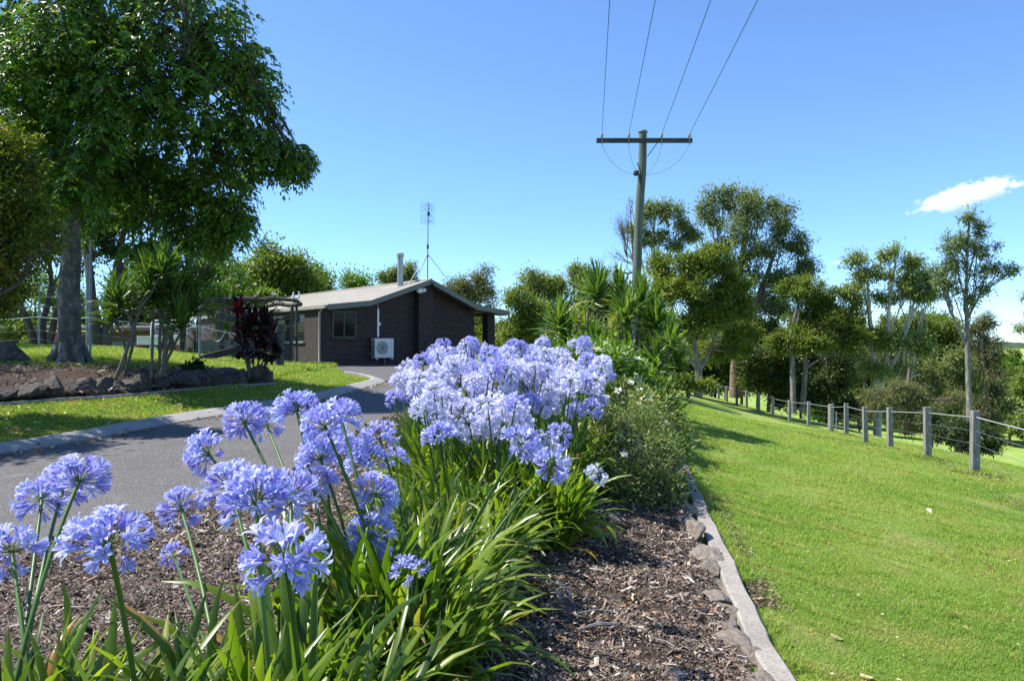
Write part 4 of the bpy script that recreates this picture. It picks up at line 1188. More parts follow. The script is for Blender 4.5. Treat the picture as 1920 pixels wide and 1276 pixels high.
HM = {'b0': HEAD_BLUE[0], 'b1': HEAD_BLUE[1], 'b2': HEAD_BLUE[2], 'b3': HEAD_BLUE[3], 's0': HEAD_SPARSE[0], 's1': HEAD_SPARSE[1], 'p0': HEAD_PALE[0], 'p1': HEAD_PALE[1]}
for (x, y, sc, kids, label, heads) in FG:
    t_, o3 = plant(x, y, label, 'agapanthus plants at the front of the bed', CLUMPS_UP if y < 3.2 else CLUMPS, sc, kids)
    for (a, b_, dia, kd) in heads:
        real = .235 if kd[0] == 'b' else (.16 if kd[0] == 's' else .2)
        d = real * F / dia
        hp_ = P(a, b_, d) - o3
        bs = np.array([ra.normal(0, .05), ra.normal(0, .05), 0])
        so, tn = stalk(t_, bs, hp_, .0085, .006)
        head(so, HM[kd], hp_, tn, real / 2 * .85)

# extra leafy plants without flowers filling the front and the middle of the bed
FILL = [(-1.48, 2.05, .62), (-1.12, 1.95, .72), (-.52, 2.05, .8), (-.80, 1.75, .85), (-1.02, 1.72, .8), (-.66, 1.75, .8), (-.44, 2.95, .72), (-.6, 3.4, .75), (-.32, 3.75, .7), (-.42, 4.1, .8), (-.15, 4.7, .85), (-.4, 4.85, .85), (-.7, 5.0, .8), (.12, 5.3, .9), (-.2, 5.4, .9)]
FL = ['leafy agapanthus without flowers near the lower left corner', 'leafy agapanthus without flowers between the left corner flowers and the mulch', 'leafy agapanthus without flowers at the bottom edge right of the largest head', 'leafy agapanthus without flowers at the bottom edge under the wide blue head', 'leafy agapanthus without flowers at the bottom edge, left of the wide blue head', 'leafy agapanthus without flowers at the bottom edge, directly under the largest head', 'leafy agapanthus spilling its straps onto the bare mulch', None, 'leafy agapanthus between the long slanting stalks and the mulch']
for k, (x, y, sc) in enumerate(FILL):
    lab = FL[k] if k < len(FL) and FL[k] else 'leafy flowerless agapanthus in the green thicket below the crowded blue heads'
    plant(x, y, lab, 'agapanthus plants without flowers', CLUMPS, sc, 2)

# --- the crowded mass of heads behind
MASS = [(-.45, 5.7), (-.12, 5.6), (.12, 5.85), (-.62, 6.35), (-.3, 6.3), (.05, 6.35), (.36, 6.4), (.55, 6.8), (-.72, 7.1), (-.4, 7.05), (-.05, 7.1), (.3, 7.15), (.66, 7.5), (-.85, 8.0), (-.5, 7.9), (-.1, 8.0), (.4, 8.05), (.82, 8.4), (-.85, 9.0), (-.35, 8.9), (.15, 9.0), (.7, 9.2), (-.5, 10.0), (.1, 10.1), (.75, 10.3), (1.05, 9.8)]
for k, (x, y) in enumerate(MASS):
    if k in (0, 3): lab = 'agapanthus on the driveway side of the crowded mass of flowers'
    else: lab = 'agapanthus crowded among others in the mass of blue and white heads'
    t_, o3 = plant(x, y, lab, 'agapanthus plants massed beside the driveway', CLUMPS, .95, 2)
    nh = 9 if y < 9.5 else 7
    for j in range(nh):
        a_ = ra.uniform(0, 2 * pi); rr = .30 * sqrt(ra.uniform(.05, 1))
        h = ra.uniform(.80, 1.16) + .055 * min(2.6, y - 6.6) - (.30 * ra.uniform() if y < 6.0 else 0) - .10 * abs(x + .1) * (y < 9)
        hp_ = np.array([rr * cos(a_), rr * sin(a_), h - .06])
        so, tn = stalk(t_, hp_ * [.15, .15, 0], hp_, .008, .0055)
        pale = ra.uniform() < (.78 if y < 8.8 else .35)
        ms_ = HEAD_PALE[ra.integers(4)] if pale else (HEAD_MASS[ra.integers(3)] if ra.uniform() < .6 else HEAD_BLUE[ra.integers(4)])
        head(so, ms_, hp_, tn, ra.uniform(.086, .108), .25)
# a few outliers on the driveway side
for (a, b_, d, lab) in [(773, 684, 9.2, 'agapanthus with one faded white head standing alone against the dark wall'), (742, 750, 6.6, 'agapanthus with one blue head over the driveway, left of the mass')]:
    hp_ = P(a, b_, d)
    x, y = hp_[0] + .12, hp_[1]
    t_, o3 = plant(x, y, lab, 'agapanthus plants massed beside the driveway', CLUMPS, .85, 1)
    so, tn = stalk(t_, (0, 0, 0), hp_ - o3, .0075, .005)
    head(so, HEAD_PALE[3] if b_ < 700 else HEAD_BLUE[1], hp_ - o3, tn, .095)
# ------------------------------------------------------------------ trees and shrubs
def leaf_quads(mb, pos, d, up, L, W, var, mat=0, fold=.12):
    side = nrm(np.cross(d, up)); nn = np.cross(side, d)
    L = L[:, None]; W = W[:, None]
    v = np.stack([pos, pos + d * L * .42 + side * W * .5 + nn * W * fold, pos + d * L - nn * L * .05, pos + d * L * .42 - side * W * .5 + nn * W * fold], 1)
    n = len(pos)
    mb.add(v.reshape(-1, 3), np.arange(n * 4).reshape(n, 4), var=np.repeat(var, 4), mat=mat)

def rdir(r, n):
    return nrm(r.normal(0, 1, (n, 3)))

def crown(tr, lv, blobs, trunk, r, puff=.9, ppr=1.0, leaves=200, L=.2, W=.08, droop=.2, flat=.7, shell=.5, twig_r=.012, limb_r=None, limb=True, attach=(.45, .95), vmean=None, split=0):
    """fills ellipsoid blobs (cx,cy,cz,rx,ry,rz) with leaf puffs joined to the trunk by limbs and twigs"""
    trunk = np.asarray(trunk, float)
    if split:           # break every mass into a few uneven lobes
        nb = []
        for B in blobs:
            for _ in range(split):
                o_ = rdir(r, 1)[0] * np.array(B[3:6]) * r.uniform(.3, .85)
                k_ = r.uniform(.34, .74)
                nb.append((*(np.array(B[:3]) + o_), *(np.array(B[3:6]) * k_)))
        blobs = nb
    for bi, B in enumerate(blobs):
        c = np.array(B[:3]); rad = np.array(B[3:6])
        size = float(np.prod(rad) ** (1 / 3))
        if limb:
            # nearest fitting point on the trunk, below the blob
            tz = trunk[0, 2] + (trunk[-1, 2] - trunk[0, 2]) * r.uniform(*attach)
            tz = min(tz, c[2] - .25 * size)
            tz = np.clip(tz, trunk[0, 2] + .12 * (trunk[-1, 2] - trunk[0, 2]), trunk[-1, 2])
            a = np.array([np.interp(tz, trunk[:, 2], trunk[:, 0]), np.interp(tz, trunk[:, 2], trunk[:, 1]), tz])
            ra_ = np.interp(tz, trunk[:, 2], trunk[:, 3])
            lr = limb_r if limb_r else max(ra_ * .5, .02)
            m_ = a * .45 + c * .55 + np.array([0, 0, -.12 * np.linalg.norm(c - a)]) + r.normal(0, .06 * np.linalg.norm(c - a), 3)
            lp = bez(a, m_, c, 9); lp[1:-1] += r.normal(0, .02 * np.linalg.norm(c - a), (7, 3))
            tube(tr, lp, np.linspace(min(lr, ra_ * .8), .3 * lr, 9), 7, caps=False)
        else:
            lp = np.array([c - [0, 0, rad[2] * .6], c])
        K = max(3, int(ppr * (size / puff) ** 2 * 7))
        dd = rdir(r, K); q = shell + (1.18 - shell) * r.uniform(0, 1, K) ** .8; q = np.where(r.uniform(0, 1, K) < .10, q * r.uniform(1.02, 1.22, K), q)
        pc = c + dd * rad * q[:, None]
        for k in range(K):
            j = r.integers(max(0, len(lp) // 3), len(lp))
            s_ = lp[j]
            pm = (s_ + pc[k]) / 2 + np.array([0, 0, .08 * np.linalg.norm(pc[k] - s_)]) + r.normal(0, .05 * size, 3)
            tube(tr, bez(s_, pm, pc[k], 4), np.linspace(twig_r * 1.6, twig_r * .5, 4), 4, caps=False)
        pr = puff * r.uniform(.4, 1.25, K)
        n = (leaves * (pr / puff) ** 2).astype(int)
        pid = np.repeat(np.arange(K), n)
        N = len(pid)
        ld = rdir(r, N)
        rr = pr[pid] * np.minimum(np.abs(r.normal(0, .62, N)) + .12, 1.3)
        pos = pc[pid] + ld * rr[:, None] * np.array([1, 1, flat])
        out = nrm(pos - c)
        d = nrm(ld * .55 + out * .35 + r.normal(0, .5, (N, 3)) + np.array([0, 0, -droop]))
        up = nrm(r.normal(0, .6, (N, 3)) + np.array([0, 0, 1]) + out * .4)
        pv = r.normal(0, .12, K)
        v = np.clip((.45 if vmean is None else vmean) + pv[pid] + r.normal(0, .17, N), 0, 1)
        leaf_quads(lv, pos, d, up, L * r.uniform(.7, 1.3, N), W * r.uniform(.7, 1.3, N), v)

def px_blobs(lst, d0):
    """(px, py, rx px, ry px, depth offset) -> ellipsoids in metres"""
    out = []
    for (a, b_, rx, ry, dy) in lst:
        d = d0 + dy; p = P(a, b_, d); k = d / F
        out.append((*p, rx * k, (rx + ry) / 2 * k * .9, ry * k))
    return out

def make_tree(name, label, cat, base, trunks, blobs, bark, leaf, seed, group=None, **kw):
    r = np.random.default_rng(seed)
    tr, lv = MB(), MB()
    root = thing(name, label, cat, tuple(base), 0, group)
    for tk in trunks:
        t_ = catmull(tk, 5)
        tube(tr, t_[:, :3], np.maximum(t_[:, 3], .01), 10)
    main = catmull(trunks[0], 5)
    # keep only a rising trunk for the attachment search
    if len(trunks) == 1 or kw.get('one'):
        kw.pop('one', None)
        crown(tr, lv, blobs, main, r, **kw)
    else:
        for i, b_ in enumerate(blobs):
            best = min(trunks, key=lambda tk: np.hypot(tk[-1][0] - b_[0], tk[-1][1] - b_[1]))
            crown(tr, lv, [b_], catmull(best, 5), r, **kw)
    tr.build('trunk', M[bark], root, smooth=True, off=base)
    lv.build('crown', M[leaf], root, off=base)
    return root

def pxp(a, b_, d, r_):
    return (*P(a, b_, d), r_)

# ---- the big tree on the left, with pinnate hanging leaves
def big_tree():
    r = np.random.default_rng(31)
    d0 = 17.6
    base = np.array(P(131, 682, d0)); base[2] = gz(base)
    root = thing('shade_tree', 'big shade tree with hanging feather leaves and a thick lichen grey trunk', 'tree', tuple(base))
    tr = MB()
    zb = base[2]
    def rise(z): return zb + z
    trunk = catmull([(base[0], d0, zb - .25, .36), (base[0], d0, zb + .12, .31), (base[0] - .01, d0, zb + .5, .25), (base[0] - .02, d0, zb + 1.6, .222), pxp(133, 500, d0, .20), pxp(134, 420, d0, .18), pxp(138, 375, d0, .165)], 6)
    tube(tr, trunk[:, :3], trunk[:, 3], 20)
    for k in range(7):      # root flare
        a = k / 7 * 2 * pi + .3
        L_ = .95 if k % 2 else .7
        e = base + np.array([cos(a) * L_, sin(a) * L_ * .8, 0]); e[2] = gz(e) - .12
        tube(tr, bez((base[0] + cos(a) * .16, base[1] + sin(a) * .16, zb + .42), (base[0] + cos(a) * .32, base[1] + sin(a) * .3, zb + .05), e, 6), np.linspace(.16, .05, 6), 8)
    limbs = [
        [pxp(138, 380, d0, .165), pxp(165, 330, d0, .13), pxp(195, 290, d0 - .2, .115), pxp(232, 245, d0 - .3, .10), pxp(268, 212, d0 - .3, .08), pxp(320, 150, d0 - .6, .07), pxp(360, 90, d0 - 1, .05)],
        [pxp(138, 380, d0, .19), pxp(122, 300, d0 + .2, .16), pxp(112, 230, d0 + .3, .14), pxp(125, 150, d0 + .4, .11), pxp(150, 40, d0 + .4, .08), pxp(160, -80, d0 + .4, .05)],
        [pxp(122, 300, d0 + .2, .13), pxp(90, 180, d0 + .8, .11), pxp(20, 100, d0 + 1.0, .09), pxp(-90, 0, d0 + 1.4, .06)],
        [pxp(200, 286, d0 - .2, .10), pxp(250, 262, d0 + .3, .08), pxp(330, 255, d0 + .5, .06), pxp(420, 262, d0 + .8, .04)],
        [pxp(262, 216, d0 - .3, .08), pxp(330, 190, d0 - .5, .065), pxp(420, 160, d0 - .3, .05), pxp(480, 150, d0, .03)],
        [pxp(118, 250, d0 + .3, .11), pxp(140, 195, d0 + .2, .09), pxp(166, 168, d0, .075), pxp(230, 60, d0 - .4, .05)],
        [pxp(160, 340, d0, .10), pxp(220, 320, d0 + .9, .07), pxp(290, 330, d0 + 1.4, .05), pxp(360, 345, d0 + 1.6, .03)],
    ]
    nodes = []
    for lm in limbs:
        c = catmull(lm, 6); tube(tr, c[:, :3], np.maximum(c[:, 3], .02), 10); nodes.append(c[len(c) // 3:, :3])
    nodes = np.concatenate(nodes)
    blobs = px_blobs([(60, 60, 130, 110, .6), (210, 20, 130, 110, .0), (340, 50, 110, 85, -.6), (430, 85, 70, 70, -.4), (470, 150, 50, 70, 0.), (400, 190, 95, 85, .1), (480, 255, 55, 55, .3), (310, 170, 100, 80, -.9), (200, 150, 95, 85, 1.0), (60, 200, 110, 100, .9),
                      (-90, 100, 110, 120, .8), (330, 300, 90, 65, .9), (420, 335, 65, 60, .7), (510, 285, 38, 42, .4), (250, 270, 80, 60, 1.3), (180, 300, 60, 60, 1.4), (250, 370, 85, 55, 1.6), (365, 390, 55, 45, 1.1), (425, 405, 30, 38, .9), (100, -100, 180, 90, 0), (330, -70, 130, 80, -.4), (80, 330, 50, 60, .9), (60, 110, 90, 80, -1.0), (130, 60, 90, 80, -1.2), (10, 210, 80, 70, -.8), (150, 180, 70, 60, -1.0), (230, 130, 80, 70, -1.2), (90, 280, 60, 45, -.5), (210, 330, 60, 45, .6), (545, 305, 20, 22, .4), (340, 440, 40, 28, 1.2), (300, 470, 60, 34, 1.8), (400, 432, 30, 34, 1.0), (452, 412, 16, 32, .8), (560, 300, 14, 20, .4), (140, 400, 34, 40, 1.6), (150, 345, 42, 36, -1.2), (190, 265, 44, 36, -1.3), (100, 335, 42, 46, -1.0), (235, 225, 36, 28, -1.2)], d0)
    lv = MB()
    for B in blobs:
        c = np.array(B[:3]); rad = np.array(B[3:6])
        size = float(np.prod(rad) ** (1 / 3))
        K = int(64 * size ** 2 + 28)
        dd = rdir(r, K); q = .35 + .65 * r.uniform(0, 1, K) ** .55
        pc = c + dd * rad * q[:, None]
        for k in range(0, K, 3):
            dist = np.linalg.norm(nodes - pc[k], axis=1); j = np.argmin(dist + r.uniform(0, .8, len(nodes)))
            m_ = (nodes[j] + pc[k]) / 2 + np.array([0, 0, .12 * dist[j]])
            tube(tr, bez(nodes[j], m_, pc[k], 5), np.linspace(.028, .008, 5), 4, caps=False)
        # sprays of compound leaves
        n = 3
        base_ = np.repeat(pc, n, 0) + r.normal(0, .10, (K * n, 3))
        out = nrm(base_ - c)
        az = nrm(out * np.array([1, 1, .2]) + r.normal(0, .55, (K * n, 3)) * np.array([1, 1, .3]))
        N = K * n
        RL = r.uniform(.28, .48, N)
        pairs = 6
        pv = np.repeat(r.normal(0, .10, K), n)
        # rachis arcs outward and down
        for i in range(pairs * 2 + 1):
            s = min(1, (i // 2 + 1) / (pairs + .5))
            th = .1 + 1.15 * s * r.uniform(.6, 1.15, N)
            p = base_ + az * (RL * np.sin(th) * .75 * s)[:, None] + np.array([0, 0, 1]) * (-RL * (1 - np.cos(th)) * .95 * s)[:, None]
            tang = nrm(az * np.cos(th)[:, None] + np.array([0, 0, -1]) * np.sin(th)[:, None])
            sd = nrm(np.cross(tang, [0, 0, 1.0])) * (1 if i % 2 else -1)
            d = nrm(sd * .8 + tang * .6 + np.array([0, 0, -.25]) + r.normal(0, .15, (N, 3))) if i < pairs * 2 else tang
            up = nrm(np.cross(tang, sd) * (1 if i % 2 else -1) + np.array([0, 0, .6]) + r.normal(0, .15, (N, 3)))
            v = np.clip(.42 + pv + r.normal(0, .16, N), 0, .96); v = np.where(r.uniform(0, 1, N) < .008, 1.0, v)
            leaf_quads(lv, p, d, up, r.uniform(.105, .155, N), r.uniform(.045, .062, N), v)
    tr.build('trunk', M['bark_big'], root, smooth=True, off=base)
    lv.build('crown', M['leaf_big'], root, off=base)
big_tree()

def gb(a, b_, d):
    p = np.array(P(a, b_, d)); p[2] = gz(p); return p

# ---- copper-tipped tree at the left edge
b0 = gb(-60, 690, 12.5)
make_tree('lilly_pilly', 'dense small leaved tree with copper orange tips at the left edge', 'tree', b0,
          [[(b0[0], b0[1], b0[2] - .2, .13), (b0[0] + .05, b0[1], b0[2] + 1.4, .10), (b0[0], b0[1], b0[2] + 2.6, .07)]],
          px_blobs([(8, 265, 36, 50, 0), (48, 300, 38, 34, 0), (-20, 370, 70, 80, 0), (55, 385, 40, 40, .1), (5, 460, 70, 56, 0), (92, 438, 30, 26, -.2), (-50, 560, 70, 60, .2), (30, 530, 36, 40, .3), (-80, 300, 70, 90, .2)], 12.5),
          'bark_dark', 'leaf_lilly', 41, puff=.22, ppr=1.5, leaves=80, L=.085, W=.036, droop=.1, flat=.8, shell=.35, twig_r=.006, vmean=.5)

# ---- dark trees under the big tree
def dark_tree(label, a, b_, d, blobs, seed, leaf='leaf_dark', trunks=2, th=2.2, tr_=.14, **kw):
    p = gb(a, b_, d); r = np.random.default_rng(seed)
    tks = []
    for k in range(trunks):
        o = (k - (trunks - 1) / 2) * .55
        tks.append([(p[0] + o * .3, p[1], p[2] - .2, tr_), (p[0] + o * .8, p[1] + r.normal(0, .2), p[2] + th * .5, tr_ * .8), (p[0] + o * 2.0, p[1] + r.normal(0, .4), p[2] + th * 1.2, tr_ * .6), (p[0] + o * 3.2, p[1], p[2] + th * 2.0, tr_ * .3)])
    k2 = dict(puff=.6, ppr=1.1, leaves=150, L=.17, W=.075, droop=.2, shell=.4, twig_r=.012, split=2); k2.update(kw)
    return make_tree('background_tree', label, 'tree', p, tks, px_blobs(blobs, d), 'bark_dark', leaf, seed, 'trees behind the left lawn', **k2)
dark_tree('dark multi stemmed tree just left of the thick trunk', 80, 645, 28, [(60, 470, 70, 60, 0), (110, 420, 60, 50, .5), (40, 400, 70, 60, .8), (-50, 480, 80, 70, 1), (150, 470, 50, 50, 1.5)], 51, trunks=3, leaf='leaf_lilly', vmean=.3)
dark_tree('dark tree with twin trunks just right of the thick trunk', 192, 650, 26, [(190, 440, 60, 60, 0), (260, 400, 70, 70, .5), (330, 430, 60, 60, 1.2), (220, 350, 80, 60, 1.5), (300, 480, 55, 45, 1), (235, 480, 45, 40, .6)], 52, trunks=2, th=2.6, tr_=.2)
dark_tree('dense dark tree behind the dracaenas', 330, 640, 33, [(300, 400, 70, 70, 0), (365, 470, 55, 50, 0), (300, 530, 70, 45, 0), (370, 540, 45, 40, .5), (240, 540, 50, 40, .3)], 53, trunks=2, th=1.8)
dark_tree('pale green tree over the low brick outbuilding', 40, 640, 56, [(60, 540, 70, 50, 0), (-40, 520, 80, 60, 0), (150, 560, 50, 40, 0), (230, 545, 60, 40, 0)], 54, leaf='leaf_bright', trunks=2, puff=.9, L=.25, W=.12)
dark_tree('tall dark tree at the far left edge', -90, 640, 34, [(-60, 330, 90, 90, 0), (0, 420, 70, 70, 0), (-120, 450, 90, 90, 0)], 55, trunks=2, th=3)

for (lab_, a_, bl_, sd_, lf_) in [('bright green tree showing over the outbuilding roof at the far left', 20, [(-20, 590, 60, 40, 0), (40, 585, 60, 40, 0), (90, 600, 50, 30, 0)], 56, 'leaf_bright'), ('mid green tree over the outbuilding between the trunks', 200, [(150, 585, 50, 36, 0), (200, 570, 60, 44, 0), (250, 590, 50, 34, 0)], 57, 'leaf_dark'), ('dark tree closing the view behind the white ute', 330, [(290, 580, 60, 44, 0), (350, 570, 60, 50, 0), (400, 590, 50, 40, 0), (330, 620, 80, 24, 0)], 58, 'leaf_dark')]:
    dark_tree(lab_, a_, 640, 58, bl_, sd_, leaf=lf_, puff=.9, L=.26, W=.13, ppr=1.3)
# ---- trees behind the house
def round_tree(label, a, d, blobs, seed, leaf, grp='trees behind the brick house', bark='bark_brown', th=3.0, **kw):
    p = gb(a, 650, d)
    top = min(P(0, b_[1], d)[2] for b_ in blobs)
    k2 = dict(puff=.85, ppr=1.25, leaves=230, L=.22, W=.11, droop=.1, flat=.85, shell=.5, twig_r=.015, split=3); k2.update(kw)
    return make_tree('background_tree', label, 'tree', p, [[(p[0], p[1], p[2] - .3, .25), (p[0] + .1, p[1], p[2] + th * .5, .2), (p[0], p[1], max(top, p[2] + th), .12)]], px_blobs(blobs, d), bark, leaf, seed, grp, **k2)
round_tree('dense rounded tree with yellow green top behind the pergola', 490, 46, [(430, 510, 50, 42, 0), (490, 500, 50, 44, -.5), (545, 520, 42, 45, 0), (510, 550, 70, 40, -1), (580, 550, 30, 30, 0), (400, 560, 50, 35, 0)], 61, 'leaf_yellowgreen')
round_tree('rounded bright tree between the pergola and the flue', 625, 52, [(610, 525, 40, 36, 0), (650, 545, 32, 26, 0), (590, 560, 40, 26, 0), (680, 560, 24, 18, 0)], 62, 'leaf_bright')
round_tree('small flat topped gum tree behind the flue', 750, 72, [(735, 518, 20, 14, 0), (765, 512, 20, 14, 0), (750, 525, 26, 12, 0)], 63, 'leaf_gum', 'trees behind the brick house', 'bark_grey', puff=.6, L=.26)
round_tree('brownish domed tree behind the right roof slope', 885, 58, [(860, 540, 34, 28, 0), (890, 530, 36, 26, 0), (912, 560, 26, 28, 0), (880, 570, 44, 24, 0)], 64, 'leaf_olive', bark='bark_grey', puff=.7, L=.2, W=.07, ppr=1.0, shell=.5)
round_tree('pale lime shrub tree beside the climbing rose', 415, 34, [(400, 520, 40, 38, 0), (440, 540, 36, 30, 0), (380, 560, 36, 30, 0)], 65, 'leaf_bright', puff=.5, L=.14, W=.07)
# right of the house
round_tree('leafy bush seen through the verandah between wall and pillar', 905, 47, [(895, 640, 30, 22, 0), (920, 625, 26, 24, 0), (900, 605, 24, 20, 1)], 60, 'leaf_rain', 'trees between the house and the cordylines', 'bark_grey', puff=.5, L=.17, W=.08, th=1.2)
round_tree('light green tree right of the verandah', 985, 44, [(985, 570, 36, 34, 0), (960, 610, 40, 40, 0), (1015, 600, 36, 44, 0), (985, 640, 50, 30, 0), (930, 640, 34, 26, 1)], 66, 'leaf_rain', 'trees between the house and the cordylines', 'bark_grey', puff=.6, L=.17, W=.08, shell=.45)
round_tree('grey green tree behind the verandah tree', 1030, 54, [(1010, 545, 34, 24, 0), (1050, 540, 36, 30, 0), (1085, 520, 24, 34, 0), (1040, 590, 50, 36, 0), (1090, 570, 34, 36, 0)], 67, 'leaf_gum_light', 'trees between the house and the cordylines', 'bark_grey', puff=.6, L=.2, W=.085, shell=.4)
round_tree('dark leafy tree directly behind the cordylines', 1130, 36, [(1090, 620, 50, 44, 0), (1140, 590, 44, 44, 0), (1190, 610, 50, 50, 0), (1150, 650, 60, 40, 0), (1060, 650, 36, 26, 0)], 68, 'leaf_rain', 'trees between the house and the cordylines', 'bark_brown', puff=.55, L=.17, W=.085, vmean=.32)
round_tree('yellow leaved shrub glowing between the cordyline stems', 1150, 26, [(1090, 612, 16, 14, 0), (1165, 605, 24, 18, 0), (1130, 640, 40, 22, 0)], 69, 'leaf_yellowgreen', 'trees between the house and the cordylines', 'bark_brown', puff=.4, L=.14, W=.07, vmean=.85, th=1.0)

# ---- the tall trees on the right
def gum(label, base, trunks, blobs, d, seed, leaf='leaf_gum', bark='bark_pale', name='gum_tree', **kw):
    k2 = dict(puff=.55, ppr=1.3, leaves=145, L=.23, W=.07, droop=.5, flat=.8, shell=.3, twig_r=.011, limb_r=.05, split=3); k2.update(kw)
    return make_tree(name, label, 'tree', base, [[pxp(a, b_, d + dy, r_) for (a, b_, dy, r_) in tk] for tk in trunks], px_blobs(blobs, d), bark, leaf, seed, 'tall trees beyond the lawn', **k2)

gum('tall thin gum partly bare, rising behind the power pole', gb(1232, 712, 72), [[(1232, 720, 0, .2), (1228, 560, 0, .16), (1226, 430, 0, .1), (1235, 385, 0, .05)], [(1225, 600, 0, .12), (1205, 500, 0, .1), (1190, 420, 0, .05), (1183, 375, 0, .03)], [(1230, 560, 0, .12), (1255, 480, 0, .08), (1270, 430, 0, .04)]],
    [(1190, 420, 22, 24, 0), (1225, 395, 26, 22, 0), (1262, 405, 28, 22, 0), (1285, 430, 18, 18, 0), (1240, 440, 24, 14, 0), (1200, 450, 22, 14, 0), (1305, 445, 12, 10, 0), (1265, 460, 16, 10, 0)], 72, 71, puff=.75, L=.3, W=.1)
# bare twigs of the half-dead leader
gum('dead leafless gum with fine brown twigs left of the power pole', gb(1188, 712, 70), [[(1192, 715, 0, .16), (1190, 560, 0, .12), (1186, 460, 0, .07), (1180, 370, 0, .03)]],
    [(1170, 430, 22, 30, 0), (1165, 480, 22, 24, 0), (1182, 385, 12, 20, 0), (1150, 505, 12, 14, 0)], 70, 72, leaf='leaf_silver', bark='bark_brown', name='dead_tree', puff=.8, leaves=14, L=.18, W=.04, ppr=3.2, twig_r=.013)
b0 = gb(1310, 738, 44)
gum('spreading rainforest tree with pale crooked branches at the end of the lawn', b0, [[(1309, 748, 0, .26), (1309, 690, 0, .21), (1302, 640, 0, .13), (1300, 560, 0, .07)], [(1309, 700, 0, .14), (1332, 655, 0, .10), (1350, 600, 0, .07), (1360, 560, 0, .04)], [(1307, 690, 0, .13), (1278, 650, 0, .10), (1262, 600, 0, .07), (1255, 560, 0, .04)]],
    [(1285, 505, 50, 36, 0), (1335, 505, 46, 36, 0), (1250, 540, 40, 36, -.5), (1300, 545, 50, 36, -1), (1360, 545, 46, 38, 0), (1390, 585, 34, 34, 0), (1330, 590, 50, 30, -1), (1270, 600, 40, 34, -.8), (1350, 640, 50, 34, .4), (1250, 650, 34, 30, .5), (1395, 640, 24, 26, .5), (1240, 500, 20, 22, .4)], 44, 73,
    leaf='leaf_rain', bark='bark_grey', name='rainforest_tree', puff=.55, leaves=210, L=.19, W=.085, droop=.15, flat=.75, ppr=1.3)
gum('tallest gum with a full rounded crown on the right', gb(1382, 735, 56), [[(1378, 745, 0, .42), (1380, 680, 0, .38), (1384, 560, 0, .26), (1395, 450, 0, .14), (1405, 380, 0, .06)], [(1388, 740, 0, .3), (1392, 640, 0, .26), (1420, 560, 0, .18), (1455, 470, 0, .1)], [(1384, 600, 0, .2), (1350, 500, 0, .12), (1345, 430, 0, .06)]],
    [(1360, 385, 34, 32, 0), (1405, 372, 40, 30, 0), (1450, 400, 32, 32, 0), (1340, 420, 28, 30, 0), (1400, 425, 46, 34, -1), (1470, 440, 32, 30, 0), (1500, 460, 22, 30, 0), (1350, 465, 34, 26, 0), (1430, 475, 44, 30, -1), (1500, 505, 28, 26, 0), (1515, 500, 14, 22, 0), (1460, 520, 40, 30, 0), (1400, 530, 44, 30, 0), (1480, 560, 40, 28, 0), (1430, 580, 50, 30, 1), (1400, 620, 40, 30, 1), (1370, 500, 26, 20, 0)], 56, 74, bark='bark_brown', puff=.72, L=.26, W=.085, ppr=1.2)
gum('gum with twin white trunks and dark layered foliage in the middle of the row', gb(1496, 768, 46), [[(1488, 775, 0, .17), (1486, 700, 0, .15), (1485, 620, 0, .11), (1500, 560, 0, .07)], [(1504, 772, 0, .16), (1510, 690, 0, .14), (1508, 620, 0, .10), (1530, 560, 0, .06)], [(1510, 690, 0, .09), (1535, 674, 0, .07), (1560, 664, 0, .045), (1580, 650, 0, .03)]],
    [(1510, 545, 34, 28, 0), (1545, 565, 36, 30, 0), (1500, 600, 40, 30, 0), (1560, 605, 40, 24, -.5), (1600, 615, 34, 20, -.5), (1540, 640, 44, 24, -1), (1600, 645, 36, 20, -1), (1480, 640, 30, 22, .3), (1640, 630, 20, 10, -.5), (1570, 545, 20, 14, 0)], 46, 75, leaf='leaf_rain', bark='bark_grey', puff=.5, leaves=190, L=.19, W=.08, droop=.12, flat=.7, ppr=1.3, vmean=.35)
gum('pale branched umbrella shaped gum right of the twin trunks', gb(1640, 800, 46), [[(1645, 820, 0, .24), (1645, 740, 0, .2), (1640, 680, 0, .15), (1630, 580, 0, .09), (1625, 500, 0, .05)], [(1645, 760, 0, .15), (1662, 680, 0, .12), (1668, 560, 0, .08), (1680, 490, 0, .05)], [(1650, 720, 0, .13), (1690, 650, 0, .1), (1715, 560, 0, .05)], [(1648, 745, 0, .1), (1690, 715, 0, .08), (1725, 700, 0, .04)]],
    [(1620, 490, 28, 22, 0), (1660, 475, 38, 16, 0), (1700, 490, 32, 20, 0), (1730, 515, 18, 22, 0), (1640, 515, 40, 16, 0), (1690, 530, 36, 18, 0), (1610, 540, 24, 24, 0), (1650, 560, 34, 16, .5), (1715, 555, 26, 18, 0), (1600, 575, 18, 14, 0), (1740, 545, 14, 16, 0), (1680, 640, 40, 18, -.5), (1720, 640, 26, 20, 0), (1640, 690, 30, 16, -.5), (1700, 690, 34, 16, 0)], 46, 76, leaf='leaf_gum_light', puff=.55, L=.22, W=.075, ppr=1.1, leaves=150)
